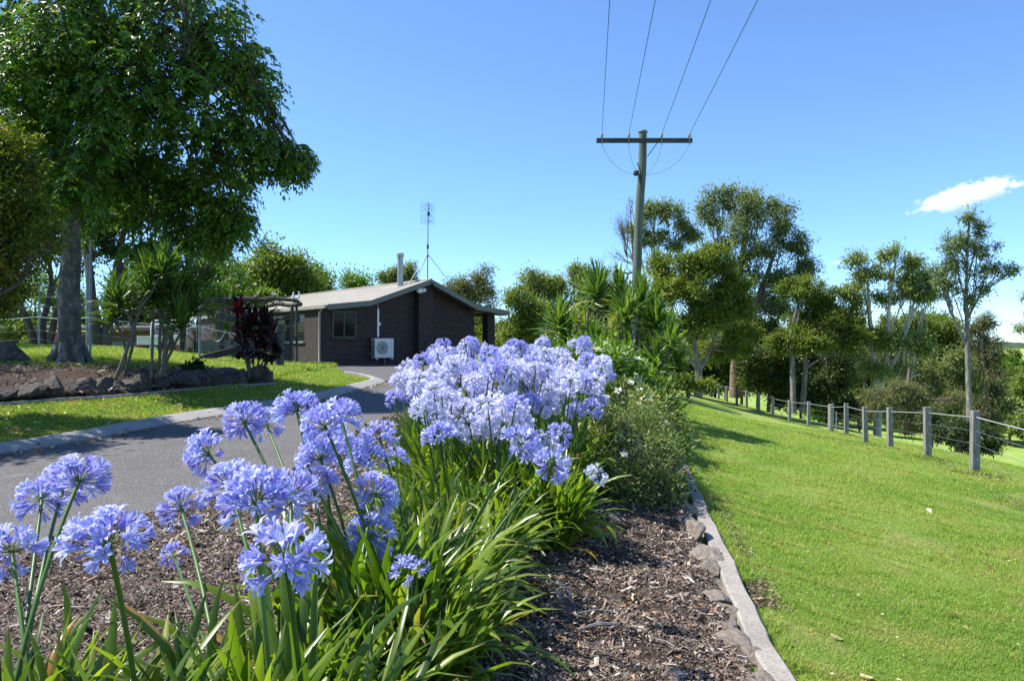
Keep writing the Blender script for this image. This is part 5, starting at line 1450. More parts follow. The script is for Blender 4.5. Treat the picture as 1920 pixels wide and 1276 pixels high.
gum('slender tall gum with a straight pale trunk and open crown near the right edge', gb(1818, 835, 40), [[(1818, 860, 0, .15), (1817, 760, 0, .14), (1814, 660, 0, .12), (1812, 540, 0, .08), (1815, 460, 0, .05), (1818, 410, 0, .03)], [(1813, 650, 0, .06), (1785, 590, 0, .05), (1768, 540, 0, .02)], [(1813, 600, 0, .06), (1840, 550, 0, .045), (1875, 510, 0, .02)]],
    [(1815, 412, 14, 14, 0), (1835, 430, 18, 16, 0), (1795, 440, 22, 16, 0), (1820, 455, 24, 14, 0), (1775, 470, 18, 12, 0), (1845, 470, 22, 16, 0), (1800, 490, 30, 16, 0), (1765, 500, 16, 14, 0), (1835, 510, 26, 16, 0), (1870, 500, 20, 14, 0), (1895, 505, 14, 14, 0), (1790, 530, 24, 14, 0), (1850, 545, 20, 14, 0), (1765, 525, 14, 12, 0), (1815, 560, 14, 10, 0)], 40, 77, bark='bark_grey', puff=.42, L=.19, W=.06, ppr=1.0, leaves=75, limb_r=.04, twig_r=.009)
gum('brown tinged drooping tree behind the slender trunk', gb(1850, 830, 50), [[(1850, 850, 0, .25), (1848, 740, 0, .2), (1840, 640, 0, .1), (1840, 600, 0, .05)]],
    [(1838, 625, 24, 20, 0), (1850, 660, 28, 26, 0), (1862, 700, 20, 28, 0), (1838, 710, 32, 30, 0), (1848, 760, 34, 30, 0), (1866, 735, 18, 28, 0), (1826, 780, 34, 26, 0), (1862, 800, 22, 24, 0), (1845, 600, 12, 14, 0)], 50, 78, leaf='leaf_olive', bark='bark_brown', name='casuarina', puff=.6, L=.24, W=.05, droop=.6, leaves=200, ppr=1.3, vmean=.35)
gum('bushy dark green tree between the umbrella gum and the slender trunk', gb(1760, 810, 54), [[(1760, 830, 0, .25), (1762, 720, 0, .2), (1765, 640, 0, .1)]],
    [(1750, 630, 34, 26, 0), (1790, 650, 32, 28, 0), (1740, 680, 44, 30, 0), (1790, 710, 40, 34, 0), (1735, 740, 46, 32, 0), (1780, 770, 44, 30, 0), (1810, 680, 24, 40, 0), (1715, 600, 20, 18, 0)], 54, 79, leaf='leaf_rain', bark='bark_brown', name='rainforest_tree', puff=.65, L=.22, W=.09, ppr=1.3, vmean=.33, leaves=200)
gum('olive feathery tree under the umbrella gum, behind the fence', gb(1690, 800, 42), [[(1700, 815, 0, .16), (1702, 740, 0, .12), (1705, 690, 0, .06)]],
    [(1690, 730, 40, 22, 0), (1740, 760, 40, 22, -.5), (1680, 770, 36, 22, 0), (1770, 790, 30, 18, -1), (1640, 740, 26, 20, .5), (1720, 790, 36, 18, 0), (1790, 745, 24, 20, 0)], 42, 80, leaf='leaf_olive', bark='bark_brown', name='casuarina', puff=.45, L=.2, W=.04, droop=.4, leaves=150, vmean=.55)
gum('low dark spreading tree behind the nearest fence post', gb(1800, 850, 34), [[(1795, 870, 0, .12), (1800, 830, 0, .09), (1810, 800, 0, .04)]],
    [(1800, 800, 36, 20, 0), (1840, 810, 30, 20, 0), (1770, 810, 26, 18, 0), (1862, 830, 20, 12, 0), (1820, 838, 26, 10, 0), (1750, 790, 30, 20, 1)], 34, 81, leaf='leaf_dark', bark='bark_brown', name='rainforest_tree', puff=.4, L=.15, W=.06, leaves=140, vmean=.5)
# understorey along the fence
def under(label, a, d, blobs, seed, leaf='leaf_dark', **kw):
    p = gb(a, 740, d)
    k2 = dict(puff=.6, ppr=1.3, leaves=190, L=.2, W=.1, droop=.15, flat=.8, shell=.5, twig_r=.012, limb_r=.04, split=2); k2.update(kw)
    top = P(0, min(b_[1] for b_ in blobs), d)[2]
    return make_tree('understorey_shrub', label, 'shrub', p, [[(p[0], p[1], p[2] - .3, .12), (p[0] + .1, p[1], (p[2] + top) / 2, .09), (p[0], p[1], top, .04)]], px_blobs(blobs, d), 'bark_dark', leaf, seed, 'shrubs along the far fence', **k2)
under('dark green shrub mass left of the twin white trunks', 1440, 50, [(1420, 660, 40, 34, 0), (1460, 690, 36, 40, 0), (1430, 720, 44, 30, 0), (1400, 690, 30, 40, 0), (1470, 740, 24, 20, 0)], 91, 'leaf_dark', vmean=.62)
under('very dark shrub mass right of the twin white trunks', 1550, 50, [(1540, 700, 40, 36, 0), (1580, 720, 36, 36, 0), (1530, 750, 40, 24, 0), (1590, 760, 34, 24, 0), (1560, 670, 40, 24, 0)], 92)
under('dark shrub behind the far end of the fence', 1340, 62, [(1340, 690, 40, 34, 0), (1380, 700, 30, 30, 0), (1290, 690, 36, 34, 0), (1250, 690, 30, 30, 0)], 93)
under('low round leaved shrub at the far end of the lawn', 1288, 40, [(1270, 712, 22, 14, 0), (1296, 716, 22, 14, 0), (1322, 722, 14, 10, 0)], 94, 'leaf_rain', puff=.35, L=.14, W=.09)
under('olive sunlit shrub beyond the fence under the umbrella gum', 1620, 62, [(1610, 690, 30, 40, 0), (1640, 730, 40, 36, 0), (1680, 720, 40, 40, 0), (1620, 770, 40, 24, 0), (1690, 770, 40, 26, 0)], 95, 'leaf_olive', vmean=.6, W=.06)
under('dark shrub in the gap below the brown drooping tree', 1800, 60, [(1800, 760, 50, 40, 0), (1760, 790, 40, 30, 0), (1840, 780, 34, 40, 0)], 96, 'leaf_dark', puff=.8, L=.26, W=.12)
under('mid green leafy tree filling the gap under the tallest gum', 1420, 54, [(1400, 610, 50, 34, 0), (1450, 640, 46, 34, 0), (1380, 650, 40, 36, 0), (1430, 690, 50, 34, 0)], 97, 'leaf_rain', vmean=.42)
under('olive leafy tree between the twin trunks and the umbrella gum', 1585, 56, [(1570, 600, 36, 26, 0), (1610, 640, 40, 34, 0), (1560, 660, 40, 30, 0), (1600, 700, 40, 30, 0)], 98, 'leaf_gum_light', vmean=.42, W=.075)
under('bright leafy tree beside the crooked pale branches', 1225, 50, [(1215, 600, 30, 30, 0), (1240, 640, 34, 34, 0), (1200, 660, 34, 30, 0), (1250, 690, 34, 26, 0)], 99, 'leaf_rain')
under('dark green leafy tree right of the umbrella gum, low to the fence', 1745, 48, [(1730, 700, 44, 30, 0), (1770, 680, 36, 34, 0), (1700, 740, 40, 26, 0), (1760, 740, 40, 26, 0), (1800, 720, 30, 30, 0)], 100, 'leaf_gum', vmean=.42, W=.075)
for (a_, lab_, bl_, sd_) in [(1340, 'distant dark tree mass closing the gap beneath the tallest gum', [(1320, 670, 44, 40, 0), (1370, 690, 44, 36, 0), (1410, 670, 44, 40, 0), (1350, 720, 50, 24, 0)], 101), (1500, 'distant dark tree mass seen between the twin white trunks', [(1460, 680, 44, 44, 0), (1505, 690, 44, 44, 0), (1550, 680, 44, 44, 0), (1490, 735, 50, 24, 0)], 102), (1610, 'distant dark tree mass left of the umbrella gum base', [(1600, 700, 44, 40, 0), (1640, 710, 44, 40, 0), (1680, 690, 44, 44, 0), (1630, 755, 50, 24, 0)], 103)]:
    under(lab_, a_, 70, bl_, sd_, 'leaf_dark', puff=.9, L=.3, W=.15, leaves=200)
for (lab_, a_, d_, bl_, sd_, lf_) in [
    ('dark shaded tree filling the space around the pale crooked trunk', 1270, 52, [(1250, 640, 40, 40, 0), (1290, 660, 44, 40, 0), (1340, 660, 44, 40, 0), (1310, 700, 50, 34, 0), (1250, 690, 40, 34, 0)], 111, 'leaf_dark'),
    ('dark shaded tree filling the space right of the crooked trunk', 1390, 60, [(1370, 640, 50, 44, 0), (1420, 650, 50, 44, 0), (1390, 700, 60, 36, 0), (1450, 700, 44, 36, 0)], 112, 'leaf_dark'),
    ('olive tree closing the gap behind the umbrella gum', 1670, 64, [(1640, 630, 44, 36, 0), (1690, 620, 44, 36, 0), (1730, 650, 40, 40, 0), (1660, 680, 50, 36, 0)], 113, 'leaf_gum'),
    ('olive tree closing the gap behind the slender gum', 1790, 66, [(1770, 660, 44, 40, 0), (1810, 690, 44, 44, 0), (1760, 720, 50, 40, 0), (1820, 740, 40, 44, 0)], 114, 'leaf_gum')]:
    under(lab_, a_, d_, bl_, sd_, lf_, puff=.75, L=.26, W=.11, leaves=190)
under('feathery green tree filling the sky gap between the tallest gum and the crooked pale trunk', 1360, 64, [(1330, 600, 40, 40, 0), (1380, 590, 40, 40, 0), (1420, 610, 40, 40, 0), (1350, 650, 50, 34, 0)], 121, 'leaf_gum', puff=.7, L=.26, W=.1)
under('feathery green tree filling the sky gap right of the twin white trunks', 1560, 68, [(1530, 610, 40, 40, 0), (1580, 620, 44, 40, 0), (1620, 640, 40, 40, 0)], 122, 'leaf_gum', puff=.7, L=.26, W=.1)
under('mid green tree low on the horizon left of the slender gum', 1740, 74, [(1710, 620, 40, 30, 0), (1760, 615, 44, 30, 0), (1720, 660, 44, 34, 0)], 123, 'leaf_rain', puff=.8, L=.3, W=.12)
# overhanging twigs at the right edge
gum('gum reaching in from beyond the right edge with thin leafy twigs', gb(2060, 900, 30), [[(2060, 900, 0, .16), (2050, 700, 0, .12), (2030, 560, 0, .08), (2020, 480, 0, .04)], [(2040, 650, 0, .05), (1960, 640, 0, .03), (1900, 612, 0, .012)]],
    [(1908, 614, 18, 10, 0), (1950, 620, 28, 14, 0), (1930, 555, 14, 12, 0), (1995, 560, 40, 26, 0), (2060, 460, 60, 50, 0), (2060, 600, 60, 50, 0)], 30, 82, puff=.3, L=.13, W=.04, leaves=45, twig_r=.007, limb_r=.03)

# wooded valley: far trees
rv = np.random.default_rng(404)
VT = []
for k in range(3):
    tr, lv = MB(), MB()
    r = np.random.default_rng(500 + k)
    tube(tr, [(0, 0, -1), (0, 0, 3), (.2, 0, 5)], [.4, .3, .15], 6)
    bl = [(r.normal(0, 1.8), r.normal(0, 1.8), r.uniform(4, 8.5), r.uniform(1.6, 2.6), r.uniform(1.6, 2.6), r.uniform(1.3, 2.0)) for _ in range(8)]
    crown(tr, lv, bl, np.array([(0, 0, 0, .3), (0, 0, 5, .2)]), r, puff=1.1, ppr=.9, leaves=60, L=.7, W=.4, droop=.1, shell=.6, twig_r=.04, limb_r=.1)
    VT.append((tr.mesh('trunk', M['bark_brown'], True), lv.mesh('crown', M[['leaf_rain', 'leaf_gum_light', 'leaf_bright'][k]])))
spots = []
for k in range(150):
    d = rv.uniform(200, 420); a = rv.uniform(1500, 2060)
    x = (a - 960) / F * d
    b_ = rv.uniform(0, 1)
    if 230 < d < 300 and b_ < .5: continue
    spots.append((x, d))
for (x, y) in spots:
    z = float(np.interp(0, [0, 1], [0, 0])) + gz((x, y)) 
    Rr = np.hypot(x, y); fr = np.clip((Rr - 450) / 500, 0, 1); fr = fr * fr * (3 - 2 * fr)
    z = z * (1 - fr) + (-16 + 14 * sin(x / 210 + 1) * sin(y / 260 + .4) + 8 * sin(x / 90 + y / 130)) * fr
    k = rv.integers(3)
    t_ = thing('valley_tree', 'one of the rounded green trees scattered in the far valley', 'tree', (x, y, z), rv.uniform(0, 6.28), 'trees in the far valley')
    s_ = rv.uniform(.7, 1.3); t_.scale = (s_, s_, s_ * rv.uniform(.9, 1.15))
    new_mesh_obj('trunk', VT[k][0], t_); new_mesh_obj('crown', VT[k][1], t_)

# the row of garden trees goes on to the left of the picture and shades the rockery
for (x_, y_, h_, lab_, sd_) in [(-13.0, 11.0, 6.4, 'leafy garden tree standing left of the picture beside the driveway', 131), (-16.8, 16.8, 6.8, 'leafy garden tree standing left of the picture behind the rockery', 132), (-19, 22.5, 6.5, 'leafy garden tree standing left of the picture on the rough grass', 133)]:
    z_ = gz((x_, y_))
    make_tree('garden_tree', lab_, 'tree', (x_, y_, z_), [[(x_, y_, z_ - .3, .2), (x_ + .1, y_, z_ + 2.5, .16), (x_, y_ + .1, z_ + h_, .07)]], [(x_, y_, z_ + h_, 1.8, 1.8, 1.5), (x_ + .9, y_ + .4, z_ + h_ - .8, 1.3, 1.3, 1.1), (x_ - .8, y_ - .8, z_ + h_ - .6, 1.3, 1.4, 1.2), (x_ + .3, y_ - 1.1, z_ + h_ - 1.2, 1.2, 1.2, .9)], 'bark_big', 'leaf_big', sd_, 'garden trees left of the picture', puff=.5, ppr=1.2, leaves=90, L=.16, W=.08, droop=.2, shell=.35)
# ------------------------------------------------------------------ cordylines, shrubs, rocks
def sword_head(mb, c, n, L, W, r, axis=(0, 0, 1), low=2.1, vmean=.5):
    """spiky rosette of sword leaves"""
    u = r.uniform(0, 1, n)
    th0 = .06 + (low - .3) * u ** 1.1 * .8
    bend = .1 + .75 * u * r.uniform(.4, 1.3, n)
    az = r.uniform(0, 2 * pi, n)
    off = r.normal(0, .02, (n, 3)); off[:, 2] = -.22 * u
    straps(mb, np.asarray(c) + off, az, L * r.uniform(.75, 1.15, n), W * r.uniform(.8, 1.2, n), th0, bend, r, rows=5, var=np.clip(vmean + r.normal(0, .2, n) + .25 * (u > .88), 0, 1), fold=.35, power=1.3, twist=.2)

def cordyline(name, label, stems, seed, group, leaf='leaf_cordy', n=80, L=.62, W=.052, bark='stem_ring', vmean=.5, low=2.1):
    """stems: lists of points (x,y,z,r) whose ends carry a head"""
    r = np.random.default_rng(seed)
    base = np.array(stems[0][0][:3])
    root = thing(name, label, 'plant', tuple(base), 0, group)
    for st_ in stems:
        a = catmull(st_, 5)
        tb = MB(); tube(tb, a[:, :3], a[:, 3] * .68 * (1 + .08 * np.sin(np.arange(len(a)) * 2.1)), 9)
        so = tb.build('stem', M[bark], root, smooth=True, off=base)
        hb = MB(); sword_head(hb, a[-1, :3], n, L, W, r, vmean=vmean, low=low)
        hb.build('leaf_head', M[leaf], root, smooth=False, off=base)
    return root

def st(d, pts, r0=.055):
    """stem from photograph points at distance d"""
    n = len(pts)
    return [(*P(a, b_, d), r0 * (1 - .35 * k / (n - 1))) for k, (a, b_) in enumerate(pts)]
GC = 'cordylines around the power pole'
cordyline('cordyline', 'tallest spiky cordyline on the left with a gently bowed stem, left of the power pole', [st(15.2, [(1142, 735), (1130, 665), (1122, 580), (1120, 545)])], 1, GC, n=110, L=.66)
cordyline('cordyline', 'tall spiky cordyline with a straight stem just left of the power pole', [st(15.6, [(1162, 735), (1161, 660), (1161, 590), (1161, 550)])], 2, GC, n=80)
cordyline('cordyline', 'spiky cordyline standing directly before the power pole', [st(15.0, [(1185, 735), (1192, 670), (1198, 610), (1203, 562)], .06)], 3, GC, n=95)
cordyline('cordyline', 'many branched spiky cordyline right of the power pole with crooked pale arms', [st(14.6, [(1200, 745), (1202, 690), (1222, 640), (1232, 605)], .065), st(14.6, [(1201, 690), (1188, 650), (1180, 600), (1176, 590)], .04), st(14.7, [(1218, 745), (1218, 680), (1222, 630), (1228, 600)], .05)], 4, GC, n=85, L=.58)
cordyline('cordyline', 'low spiky cordyline beside the lawn with forked grey stems', [st(13.8, [(1236, 760), (1240, 690), (1256, 660), (1258, 635)], .055), st(13.8, [(1236, 720), (1230, 690), (1229, 675), (1228, 668)], .045), st(14.0, [(1238, 755), (1242, 710), (1262, 690), (1272, 682)], .04)], 5, GC, n=60, L=.45)
cordyline('cordyline', 'short spiky cordyline at the left of the clump, above the blue flowers', [st(15.5, [(1050, 735), (1050, 660), (1049, 620), (1048, 605)]), st(15.5, [(1070, 735), (1068, 680), (1066, 640), (1064, 630)], .04)], 6, GC, n=85, L=.62)
cordyline('cordyline', 'cordyline with a bare pale stem leaning right between the two tallest ones', [st(16.4, [(1090, 735), (1097, 640), (1105, 575), (1108, 545)], .05), st(16.4, [(1148, 735), (1140, 650), (1137, 600), (1136, 575)], .045)], 7, GC, n=70, L=.6, vmean=.65)
cordyline('cordyline', 'small green cordyline among the stems at the foot of the power pole', [st(14.4, [(1112, 735), (1112, 690), (1112, 640)], .04), st(14.8, [(1178, 735), (1176, 690), (1175, 650)], .04)], 8, GC, n=70, L=.5)
cordyline('yucca', 'dark spiky tuft of leaves at the very edge of the lawn under the cordylines', [st(13.2, [(1250, 768), (1251, 758), (1252, 750)], .07)], 9, None, n=70, L=.42, W=.035, leaf='leaf_dark', vmean=.5)

# dracaenas in the left rockery
GD = 'dracaenas in the rockery bed'
cordyline('dracaena', 'dracaena with a long leaning grey trunk crossing in front of the white ute', [st(15.0, [(216, 712), (240, 650), (262, 580), (280, 530)], .058), st(15.0, [(262, 580), (285, 545), (300, 515), (306, 500)], .042), st(15.0, [(250, 620), (240, 590), (226, 575), (222, 560)], .035)], 11, GD, n=80, L=.66, W=.05, vmean=.28, leaf='leaf_cordy')
cordyline('dracaena', 'dracaena with several thin upright trunks just right of the leaning one', [st(15.3, [(284, 708), (286, 640), (288, 590), (285, 550)], .045), st(15.4, [(294, 708), (303, 650), (318, 600), (330, 560)], .042), st(15.2, [(302, 706), (310, 650), (318, 620), (340, 600)], .05), st(15.4, [(308, 705), (309, 640), (300, 590), (296, 560)], .05)], 12, GD, n=75, L=.66, W=.05, vmean=.28)
cordyline('dracaena', 'dracaena whose thin stems spread right with dark spiky heads over the stay', [st(15.6, [(300, 704), (330, 640), (352, 600), (362, 570)], .045), st(15.7, [(300, 704), (325, 620), (345, 560), (352, 530)], .045), st(15.8, [(300, 700), (300, 620), (310, 550), (318, 520)], .045)], 13, GD, n=75, L=.66, W=.05, vmean=.24)
cordyline('dracaena', 'thin dracaena stem rising behind the leaning trunk with a yellow green head', [st(15.6, [(232, 705), (250, 640), (246, 590), (236, 565)], .045), st(15.8, [(240, 700), (232, 640), (215, 600), (208, 590)], .04)], 14, GD, n=70, L=.58, W=.05, vmean=.42)

# red cordyline near the strainer post
r = np.random.default_rng(21)
b0 = np.array(P(474, 705, 18.0)); b0[2] = gz(b0)
rc_ = thing('red_cordyline', 'dark red leaved cordyline with crimson top and thin grey stems by the strainer post', 'plant', tuple(b0))
for (pts, hn, L_) in [([(470, 708), (466, 650), (458, 610), (448, 585)], 34, .44), ([(474, 708), (476, 660), (476, 620), (474, 600)], 34, .46), ([(478, 708), (488, 660), (492, 620), (494, 606)], 34, .46), ([(480, 708), (500, 660), (506, 640), (508, 622)], 30, .44), ([(472, 708), (466, 680), (458, 660), (452, 642)], 28, .40),
                      ([(476, 708), (484, 680), (486, 660), (486, 646)], 30, .42), ([(484, 705), (500, 680), (508, 660), (512, 652)], 26, .38), ([(470, 706), (462, 670), (462, 640), (464, 622)], 28, .42)]:
    a = catmull(st(18.0, pts, .022), 5)
    tb = MB(); tube(tb, a[:, :3], a[:, 3], 7); tb.build('stem', M['bark_brown'], rc_, smooth=True, off=b0)
    hb = MB(); sword_head(hb, a[-1, :3], hn, L_, .12, r, low=3.0, vmean=.5); hb.build('leaf_head', M['leaf_red'], rc_, off=b0)
a = catmull(st(17.9, [(468, 708), (458, 660), (451, 610), (448, 574)], .022), 5)
tb = MB(); tube(tb, a[:, :3], a[:, 3], 7); tb.build('stem', M['bark_brown'], rc_, smooth=True, off=b0)
hb = MB(); sword_head(hb, P(448, 574, 17.9), 11, .42, .10, r, low=1.5); hb.build('leaf_head', M['leaf_crimson'], rc_, off=b0)

# ---- shrubs in the bed on the right
def shrub(name, label, blobs, leaf, seed, flowers=None, group=None, cat='shrub', **kw):
    r = np.random.default_rng(seed)
    tr, lv = MB(), MB()
    c0 = np.mean([b_[:2] for b_ in blobs], 0)
    base = np.array([c0[0], c0[1], gz(c0) + .02])
    root = thing(name, label, cat, tuple(base), 0, group)
    k2 = dict(puff=.16, ppr=1.2, leaves=90, L=.05, W=.024, droop=0, flat=.9, shell=.5, twig_r=.005, limb_r=.014); k2.update(kw)
    crown(tr, lv, blobs, np.array([(base[0], base[1], base[2] - .05, .03), (base[0], base[1], base[2] + .25, .02)]), r, **k2)
    tr.build('branches', M['bark_grey'], root, smooth=True, off=base)
    lv.build('foliage', M[leaf], root, off=base)
    if flowers:
        n, rad, m_ = flowers
        for k in range(n):
            B = blobs[r.integers(len(blobs))]
            d = rdir(r, 1)[0]; d[2] = abs(d[2]); d[1] = -abs(d[1]); d = nrm(d)
            p = np.array(B[:3]) + d * np.array(B[3:6]) * 1.08
            f = MB()
            for ring, (q, tl) in enumerate(((5, .35), (4, .9))):
                az = np.arange(q) / q * 2 * pi + r.uniform(0, 2)
                dd = np.stack([np.cos(az) * cos(tl), np.sin(az) * cos(tl), np.full(q, sin(tl))], 1)
                ax = nrm(d + np.array([0, -.3, .4])); R_ = np.array(Vector(ax).to_track_quat('Z', 'Y').to_matrix())
                dd = dd @ R_.T
                leaf_quads(f, np.repeat(p[None], q, 0), dd, np.repeat(ax[None], q, 0), np.full(q, rad * (1 - .3 * ring)), np.full(q, rad * .8), r.uniform(0, 1, q))
            f.build('blossom', M[m_], root, off=base)
    return root
def pb(lst):
    return px_blobs(lst, 0)
def wb(lst):
    return [(x, y, gz((x, y)) + z, a, b_, c) for (x, y, z, a, b_, c) in lst]
shrub('twiggy_shrub', 'fine leaved grey green twiggy shrub beside the edging, right of the blue flowers',
      wb([(1.05, 7.2, .30, .40, .40, .32), (1.33, 7.5, .25, .28, .4, .27), (.92, 6.75, .22, .32, .3, .24), (1.1, 7.9, .40, .42, .45, .32), (1.38, 8.3, .34, .28, .4, .30), (.85, 7.6, .42, .33, .4, .32), (1.25, 6.85, .16, .24, .25, .17)]),
      'leaf_shrub', 31, flowers=(7, .045, 'petal_white'), ppr=1.5, leaves=85, L=.042, W=.020, vmean=.5)
shrub('dead_twigs_shrub', 'silver grey tangle of dry twigs on the shady side of the twiggy shrub',
      wb([(1.38, 7.15, .26, .2, .25, .2), (1.22, 6.85, .26, .23, .2, .2), (1.5, 7.75, .28, .18, .25, .18)]), 'leaf_silver', 32, ppr=2.0, leaves=26, L=.04, W=.012, twig_r=.004)
shrub('gardenia', 'leafy gardenia bush with white blooms and yellowing leaves behind the twiggy shrub',
      wb([(1.62, 10.2, .36, .40, .45, .36), (1.9, 10.6, .32, .30, .4, .32), (1.38, 9.6, .42, .38, .4, .34), (1.78, 9.8, .22, .26, .3, .24), (1.6, 11.2, .45, .45, .4, .36)]),
      'leaf_shrub', 33, flowers=(12, .075, 'petal_white'), puff=.2, leaves=70, L=.085, W=.042, ppr=1.5, vmean=.45)
shrub('gardenia', 'bright green gardenia bush with white blooms just right of the farthest blue heads',
      wb([(1.35, 11.8, .75, .5, .5, .48), (1.75, 12.1, .72, .42, .45, .42), (1.0, 12.2, .8, .45, .45, .42), (1.45, 12.4, 1.0, .4, .4, .35)]),
      'leaf_bright', 34, flowers=(16, .085, 'petal_white'), puff=.22, leaves=70, L=.095, W=.048, ppr=1.5, vmean=.5)
shrub('leafy_shrub', 'low broad green shrub at the foot of the cordylines',
      wb([(2.2, 13.0, .45, .5, .5, .4), (1.6, 13.6, .6, .6, .5, .5), (2.7, 13.9, .3, .35, .4, .28), (.9, 13.8, .7, .5, .5, .5)]),
      'leaf_rain', 35, flowers=None, puff=.25, leaves=60, L=.11, W=.055, ppr=1.3, vmean=.35)
# left side: small shrubs by the outbuilding, ferny clump in the rockery
def sblob(a, b_, rx, ry, d): return px_blobs([(a, b_, rx, ry, 0)], d)[0]
shrub('leafy_shrub', 'leafy green shrub in front of the outbuilding at the left edge', [sblob(38, 625, 22, 26, 34), sblob(20, 640, 22, 20, 34), sblob(50, 612, 14, 12, 34)], 'leaf_rain', 36, puff=.3, L=.16, W=.08, leaves=60, twig_r=.01)
shrub('leafy_shrub', 'small pale green shrub right of the traffic cone', [sblob(55, 648, 12, 13, 30), sblob(62, 655, 10, 9, 30)], 'leaf_yellowgreen', 37, puff=.2, L=.12, W=.06, leaves=60)
shrub('leafy_shrub', 'dark ferny clump at the low end of the timber stay', [sblob(362, 690, 16, 14, 18.2), sblob(350, 696, 12, 10, 18.0)], 'leaf_dark', 38, puff=.12, L=.1, W=.045, leaves=60)
shrub('climbing_rose', 'climbing rose with pale pink blooms sprawling over the log pergola', [sblob(470, 552, 38, 18, 27.2), sblob(430, 545, 34, 22, 27.5), sblob(500, 558, 26, 12, 27.0), sblob(385, 560, 34, 18, 27.6), sblob(450, 528, 22, 14, 27.5), sblob(420, 600, 14, 30, 27.0)], 'leaf_bright', 39, flowers=(22, .10, 'petal_pink'), cat='climbing plant', puff=.28, L=.12, W=.065, leaves=46, ppr=1.2, twig_r=.009, vmean=.55)
shrub('rose_bush', 'leafy bush with a few pink blooms between the strainer post and the house', [sblob(510, 655, 14, 20, 25.5), sblob(500, 668, 12, 14, 25.5)], 'leaf_rain', 40, flowers=(4, .10, 'petal_pink'), puff=.18, L=.1, W=.05, leaves=60)

# ---- rocks
def rock_mesh(seed, flat=.7, sub=4, cuts=11):
    r = np.random.default_rng(seed)
    bm = bmesh.new(); bmesh.ops.create_icosphere(bm, subdivisions=sub, radius=1.0)
    me = bpy.data.meshes.new('rock'); bm.to_mesh(me); bm.free()
    n = len(me.vertices); v = np.zeros(n * 3); me.vertices.foreach_get('co', v); v = nrm(v.reshape(-1, 3))
    pl = rdir(r, cuts); dd = r.uniform(.5, .95, cuts)
    rad = np.min(np.where(v @ pl.T > .05, dd / np.maximum(v @ pl.T, .05), 9), axis=1)
    rad = np.minimum(rad, 1.15)
    ph = r.uniform(0, 6, 6)
    nz = np.sin(v[:, 0] * 7 + ph[0]) * np.sin(v[:, 1] * 6 + ph[1]) * np.sin(v[:, 2] * 8 + ph[2]) * .035 + np.sin(v[:, 0] * 17 + ph[3]) * np.sin(v[:, 1] * 19 + ph[4]) * .022 + r.normal(0, .008, n)
    v = v * (rad + nz)[:, None] * np.array([1, 1, flat])
    me.vertices.foreach_set('co', v.astype(np.float32).ravel())
    return me
ROCKS = [rock_mesh(600 + k, [.7, .55, .8, .45, .65, .9][k]) for k in range(6)]
for me in ROCKS: me.materials.append(M['rock'])
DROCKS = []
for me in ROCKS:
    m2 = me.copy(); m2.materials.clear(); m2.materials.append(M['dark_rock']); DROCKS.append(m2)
rr_ = np.random.default_rng(88)
# along the concrete edging: (px, py, half width px, half height px, rock mesh, label)
SMALL = 'small grey brown rock in the row along the concrete edging'
RK = [(1425, 1262, 28, 34, 3, 'flat reddish brown slab rock at the bottom of the edging row'), (1408, 1208, 26, 34, 1, 'long dark ridged rock slanting along the edging near the bottom'), (1380, 1186, 30, 26, 0, 'wedge shaped rock third from the bottom of the edging row'), (1362, 1160, 22, 18, 2, SMALL), (1358, 1134, 18, 16, 4, SMALL), (1346, 1110, 24, 18, 0, 'blunt grey rock just below the reddish one in the edging row'), (1340, 1083, 24, 12, 3, 'rounded reddish rock below the largest edging rock'), (1330, 1052, 20, 22, 2, SMALL),
      (1318, 1030, 36, 28, 1, 'largest flat topped brown boulder leaning over the concrete edging'), (1298, 990, 22, 30, 4, 'rough dark rock with a furrowed face above the largest edging boulder'), (1286, 968, 20, 18, 0, SMALL), (1278, 945, 16, 22, 2, 'upright pointed rock near the shrub in the edging row'), (1272, 920, 14, 14, 4, SMALL), (1266, 900, 13, 12, 1, SMALL), (1260, 885, 12, 10, 0, SMALL), (1256, 868, 11, 9, 2, SMALL), (1252, 850, 10, 9, 4, SMALL), (1250, 832, 10, 9, 0, SMALL), (1249, 815, 9, 8, 3, SMALL), (1250, 798, 9, 8, 2, SMALL), (1252, 784, 16, 10, 0, 'dark rock at the lawn corner below the yucca'), (1262, 776, 10, 7, 1, SMALL)]
for (a, b_, hw, hh, k, lab) in RK:
    g = gp(a, b_ + hh * .45, .03)
    # keep the row on the inside of the edging
    e = EDGE[np.argmin(np.abs(EDGE[:, 1] - g[1]))]
    sx = hw * g[1] / F * 1.12
    g[0] = min(g[0], np.interp(g[1], EDGE[:, 1], EDGE[:, 0]) - sx * .12)
    sz = hh * g[1] / F * 1.3
    o = new_mesh_obj('rock', ROCKS[k], None, loc=(g[0], g[1], gz(g) + sz * .18), rot=(rr_.normal(0, .12), rr_.normal(0, .12), rr_.normal(0, .3)))
    o.scale = (sx * 1.15, sx * 1.75, sz)
    tag(o, lab, 'rock', 'rocks along the concrete edging')
